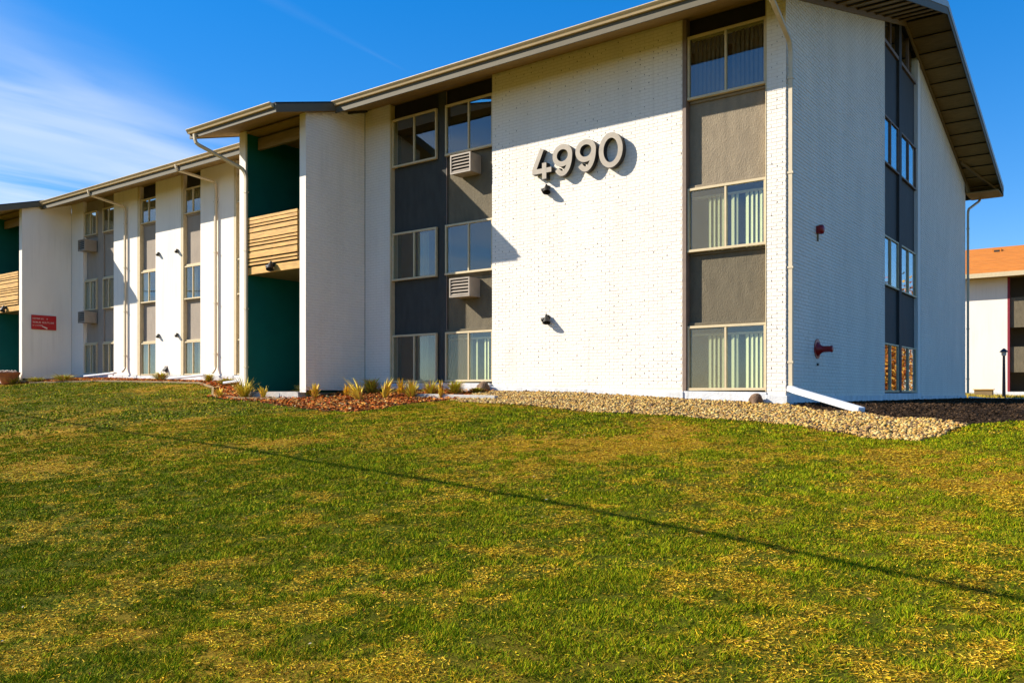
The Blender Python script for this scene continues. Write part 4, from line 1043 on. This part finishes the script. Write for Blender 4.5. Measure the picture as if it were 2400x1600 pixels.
# ------------------------------------------------------------------ far building at the right
FB = empty('apartment_building', (0, 41.9, 0), 'distant white apartment block with orange shingle roof at the right edge', 'building')
FY = 41.9
def fbox(name, m, *b, **kw): return MB().box(*b).build(name, m, FB, **kw)
fbox('wall', PLAS, -16, -1.07, FY, FY+.3, .25, 7.1); fbox('wall', PLAS, 1.75, 4.4, FY, FY+.3, .25, 7.5)
fbox('foundation', FOUND, -16, 4.4, FY-.03, FY+.2, -.8, .25)
fbox('jamb', MAROON, -1.07, -.95, FY-.01, FY+.2, .25, 7.5)
fbox('jamb', MAROON, 1.63, 1.75, FY-.01, FY+.2, .25, 7.5)
fbox('inner_wall', INNER, -16, 4.4, FY+1.5, FY+1.6, 0, 7.5)
for a, b in ((-.95, .30), (.36, 1.63)):
    for z0, z1 in ((.29, 1.39), (2.90, 4.03), (5.81, 6.95)): 
        window(a, b, z0, z1, FY+.03, 'curtainleft', parent=FB, screen=False, fw=.07)
    for z0, z1 in ((1.395, 2.895), (4.035, 5.805), (6.955, 7.5)): fbox('spandrel_panel', STUC, a, b, FY+.12, FY+.2, z0, z1)
fbox('mullion_post', FRAME, .30, .36, FY+.0, FY+.2, .25, 7.5)
RFm = MB(); RFm.prism([(-16, FY-1.0, 7.02), (-16, FY+4.8, 9.34), (-16, FY+4.8, 9.54), (-16, FY-1.0, 7.22)], (20.9, 0, 0)); RFm.build('roof', ROOFO, FB)
RFm = MB()
for k in range(20):
    y = FY-1.0+k*.29; z = 7.225+(y-FY+1.0)*.40; RFm.hexa([(-16, y, z), (4.9, y, z), (4.9, y+.29, z+.116), (-16, y+.29, z+.116), (-16, y, z+.03), (4.9, y, z+.03), (4.9, y+.29, z+.124), (-16, y+.29, z+.124)])
RFm.build('shingles', ROOFO, FB, kind='stuff')
fbox('fascia', FRAME, -16, 4.4, FY-1.06, FY-1.0, 6.96, 7.22, )
fbox('soffit', SOFF, -16, 4.4, FY-1.0, FY, 7.0, 7.015)
for xx in (-2.3, .4): 
    MB().box(xx, xx+.5, FY+3.6, FY+4.0, 8.85, 9.27).build('roof_vent', ROOFO, FB); MB().box(xx+.1, xx+.4, FY+3.58, FY+3.6, 9.08, 9.2).build('vent_opening', METALD, FB)

# lamp post and small planter box on the far grass
lx, ly = .53, 26.1; lz = float(gz(lx, ly))
LP = empty('lamp_post', (lx, ly, lz), 'slender dark lamp post with a small cap before the distant building', 'lamp post')
mb = MB(); mb.tube([(lx, ly, lz), (lx, ly, lz+1.82)], [.07, .05], 10); mb.build('pole', POSTB, LP)
MB().lathe([(.05, 1.82), (.09, 1.84), (.10, 1.98), (.07, 2.0)], (lx, ly, lz), 'z', 12).build('lantern', mat('frosted_lamp', (.6, .55, .5), .5), LP)
MB().lathe([(.17, 1.98), (.15, 2.02), (.03, 2.14), (0, 2.15)], (lx, ly, lz), 'z', 12).build('cap', POSTB, LP)
bx, by_ = -.95, 32.0; bz = float(gz(bx, by_))
BX = empty('planter_box', (bx, by_, bz), 'small brown planter box on the yellow grass before the distant building', 'planter')
MB().box(bx-.45, bx+.35, by_-.2, by_+.2, bz, bz+.34).build('box', CEDARD, BX, bevel=.01); MB().box(bx-.5, bx+.4, by_-.25, by_+.25, bz+.34, bz+.38).build('rim', CEDAR, BX)
# strip of pavement behind the gable
MB().box(.6, 30, 23.6, 24.8, -.35, float(gz(5, 24))+.05).build('pavement', CONC, None, kind='structure')

# dry grass around the far building
def far_grass():
    n = 26000; x = RNG.uniform(-14, 14, n); y = RNG.uniform(25, 41.8, n); z = gz(x, y)
    h = RNG.uniform(.05, .16, n); a = RNG.random(n)*6.28; w = RNG.uniform(.01, .03, n); dx, dy = np.cos(a)*w, np.sin(a)*w
    V = np.stack([np.stack([x-dx, y-dy, z], 1), np.stack([x+dx, y+dy, z], 1), np.stack([x+RNG.normal(0, .04, n), y+RNG.normal(0, .04, n), z+h], 1)], 1).reshape(-1, 3)
    c = np.array([.50, .36, .05])*RNG.uniform(.6, 1.2, n)[:, None]
    mesh_obj('dry_grass', np_mesh('dry_grass', V, np.arange(3*n).reshape(-1, 3), BLADE, np.repeat(c, 3, axis=0)), label='yellow dry grass in front of the distant white building', cat='grass', kind='stuff')
far_grass()

# ------------------------------------------------------------------ overhead line whose shadow crosses the lawn
ground_pts = [(-17.77, -6.13), (-7.71, -7.5), (-2.43, -8.29), (.71, -8.84), (2.87, -9.45), (4.7, -10.1)]
wp = []
for gx, gy in ground_pts:
    p = Vector((gx, gy, float(gz(gx, gy)))) - SUN_TRAVEL*4.6; wp.append(p)
a, b = wp[0], wp[1]; wp.insert(0, a+(a-b)*2.2+Vector((0, 0, .5)))
a, b = wp[-1], wp[-2]; wp.append(a+(a-b).normalized()*14+Vector((0, 0, .5)))
mb = MB(); mb.tube(wp, .031, 8); mb.build('overhead_cable', WIRE, None, smooth=True, label='black overhead cable strung between two timber poles, casting the long shadow over the lawn', cat='cable')
for p, lab in ((wp[0], 'timber utility pole at the far left end of the cable'), (wp[-1], 'timber utility pole behind the viewer')):
    g0 = float(gz(p.x, p.y)); up = empty('utility_pole', (p.x, p.y, g0), lab, 'utility pole')
    MB().tube([(p.x, p.y, g0-.3), (p.x, p.y, p.z+.9)], [.15, .11], 12).build('pole', BARK, up); MB().box(p.x-.06, p.x+.06, p.y-.9, p.y+.9, p.z+.45, p.z+.58).build('crossarm', BARK, up)

# ------------------------------------------------------------------ autumn tree and red car beyond the gable (seen mirrored in its windows)
def tree(x, y, h, label):
    z0 = float(gz(x, y)); T = empty('autumn_tree', (x, y, z0), label, 'tree'); r = random.Random(9)
    mb = MB(); mb.tube([(x, y, z0-.2), (x+.05, y, z0+h*.25), (x-.1, y+.1, z0+h*.5), (x, y, z0+h*.8)], [.22, .17, .11, .04], 10); mb.build('trunk', BARK, T, smooth=True)
    mb = MB(); cs = []
    for k in range(16):
        a = r.random()*6.28; hh = h*r.uniform(.06, .7); L = h*r.uniform(.2, .38); p0 = Vector((x, y, z0+hh)); p1 = p0+Vector((math.cos(a)*L, math.sin(a)*L, L*.5)); mb.tube([p0, (p0+p1)/2+Vector((0, 0, .1)), p1], [.06, .04, .015], 6); cs += [p1, (p0+p1)/2]
    mb.build('branches', BARK, T)
    n = 30000; cs = np.array([tuple(c) for c in cs]); c = cs[RNG.integers(0, len(cs), n)] + RNG.normal(0, h*.085, (n, 3)); s = RNG.uniform(.05, .12, n)[:, None]
    d1 = RNG.normal(0, 1, (n, 3)); d1 /= np.linalg.norm(d1, axis=1)[:, None]; d2 = np.cross(d1, RNG.normal(0, 1, (n, 3))); d2 /= np.linalg.norm(d2, axis=1)[:, None]
    V = np.stack([c-d1*s, c+d2*s*.6, c+d1*s, c-d2*s*.6], 1).reshape(-1, 3); cc = np.array([(.6, .22, .02), (.65, .35, .04), (.5, .12, .02)])[RNG.integers(0, 3, n)]
    o = mesh_obj('foliage', np_mesh('foliage', V, np.arange(4*n).reshape(-1, 4), LEAFO, np.repeat(cc, 4, axis=0)), T); o['kind'] = 'stuff'
tree(6.9, 35, 6.5, 'orange autumn tree beyond the gable, seen mirrored in its lowest windows')

bpy.context.view_layer.update()
print('objects', len(bpy.data.objects), 'tris', sum(len(o.data.polygons) for o in bpy.data.objects if o.type == 'MESH'))
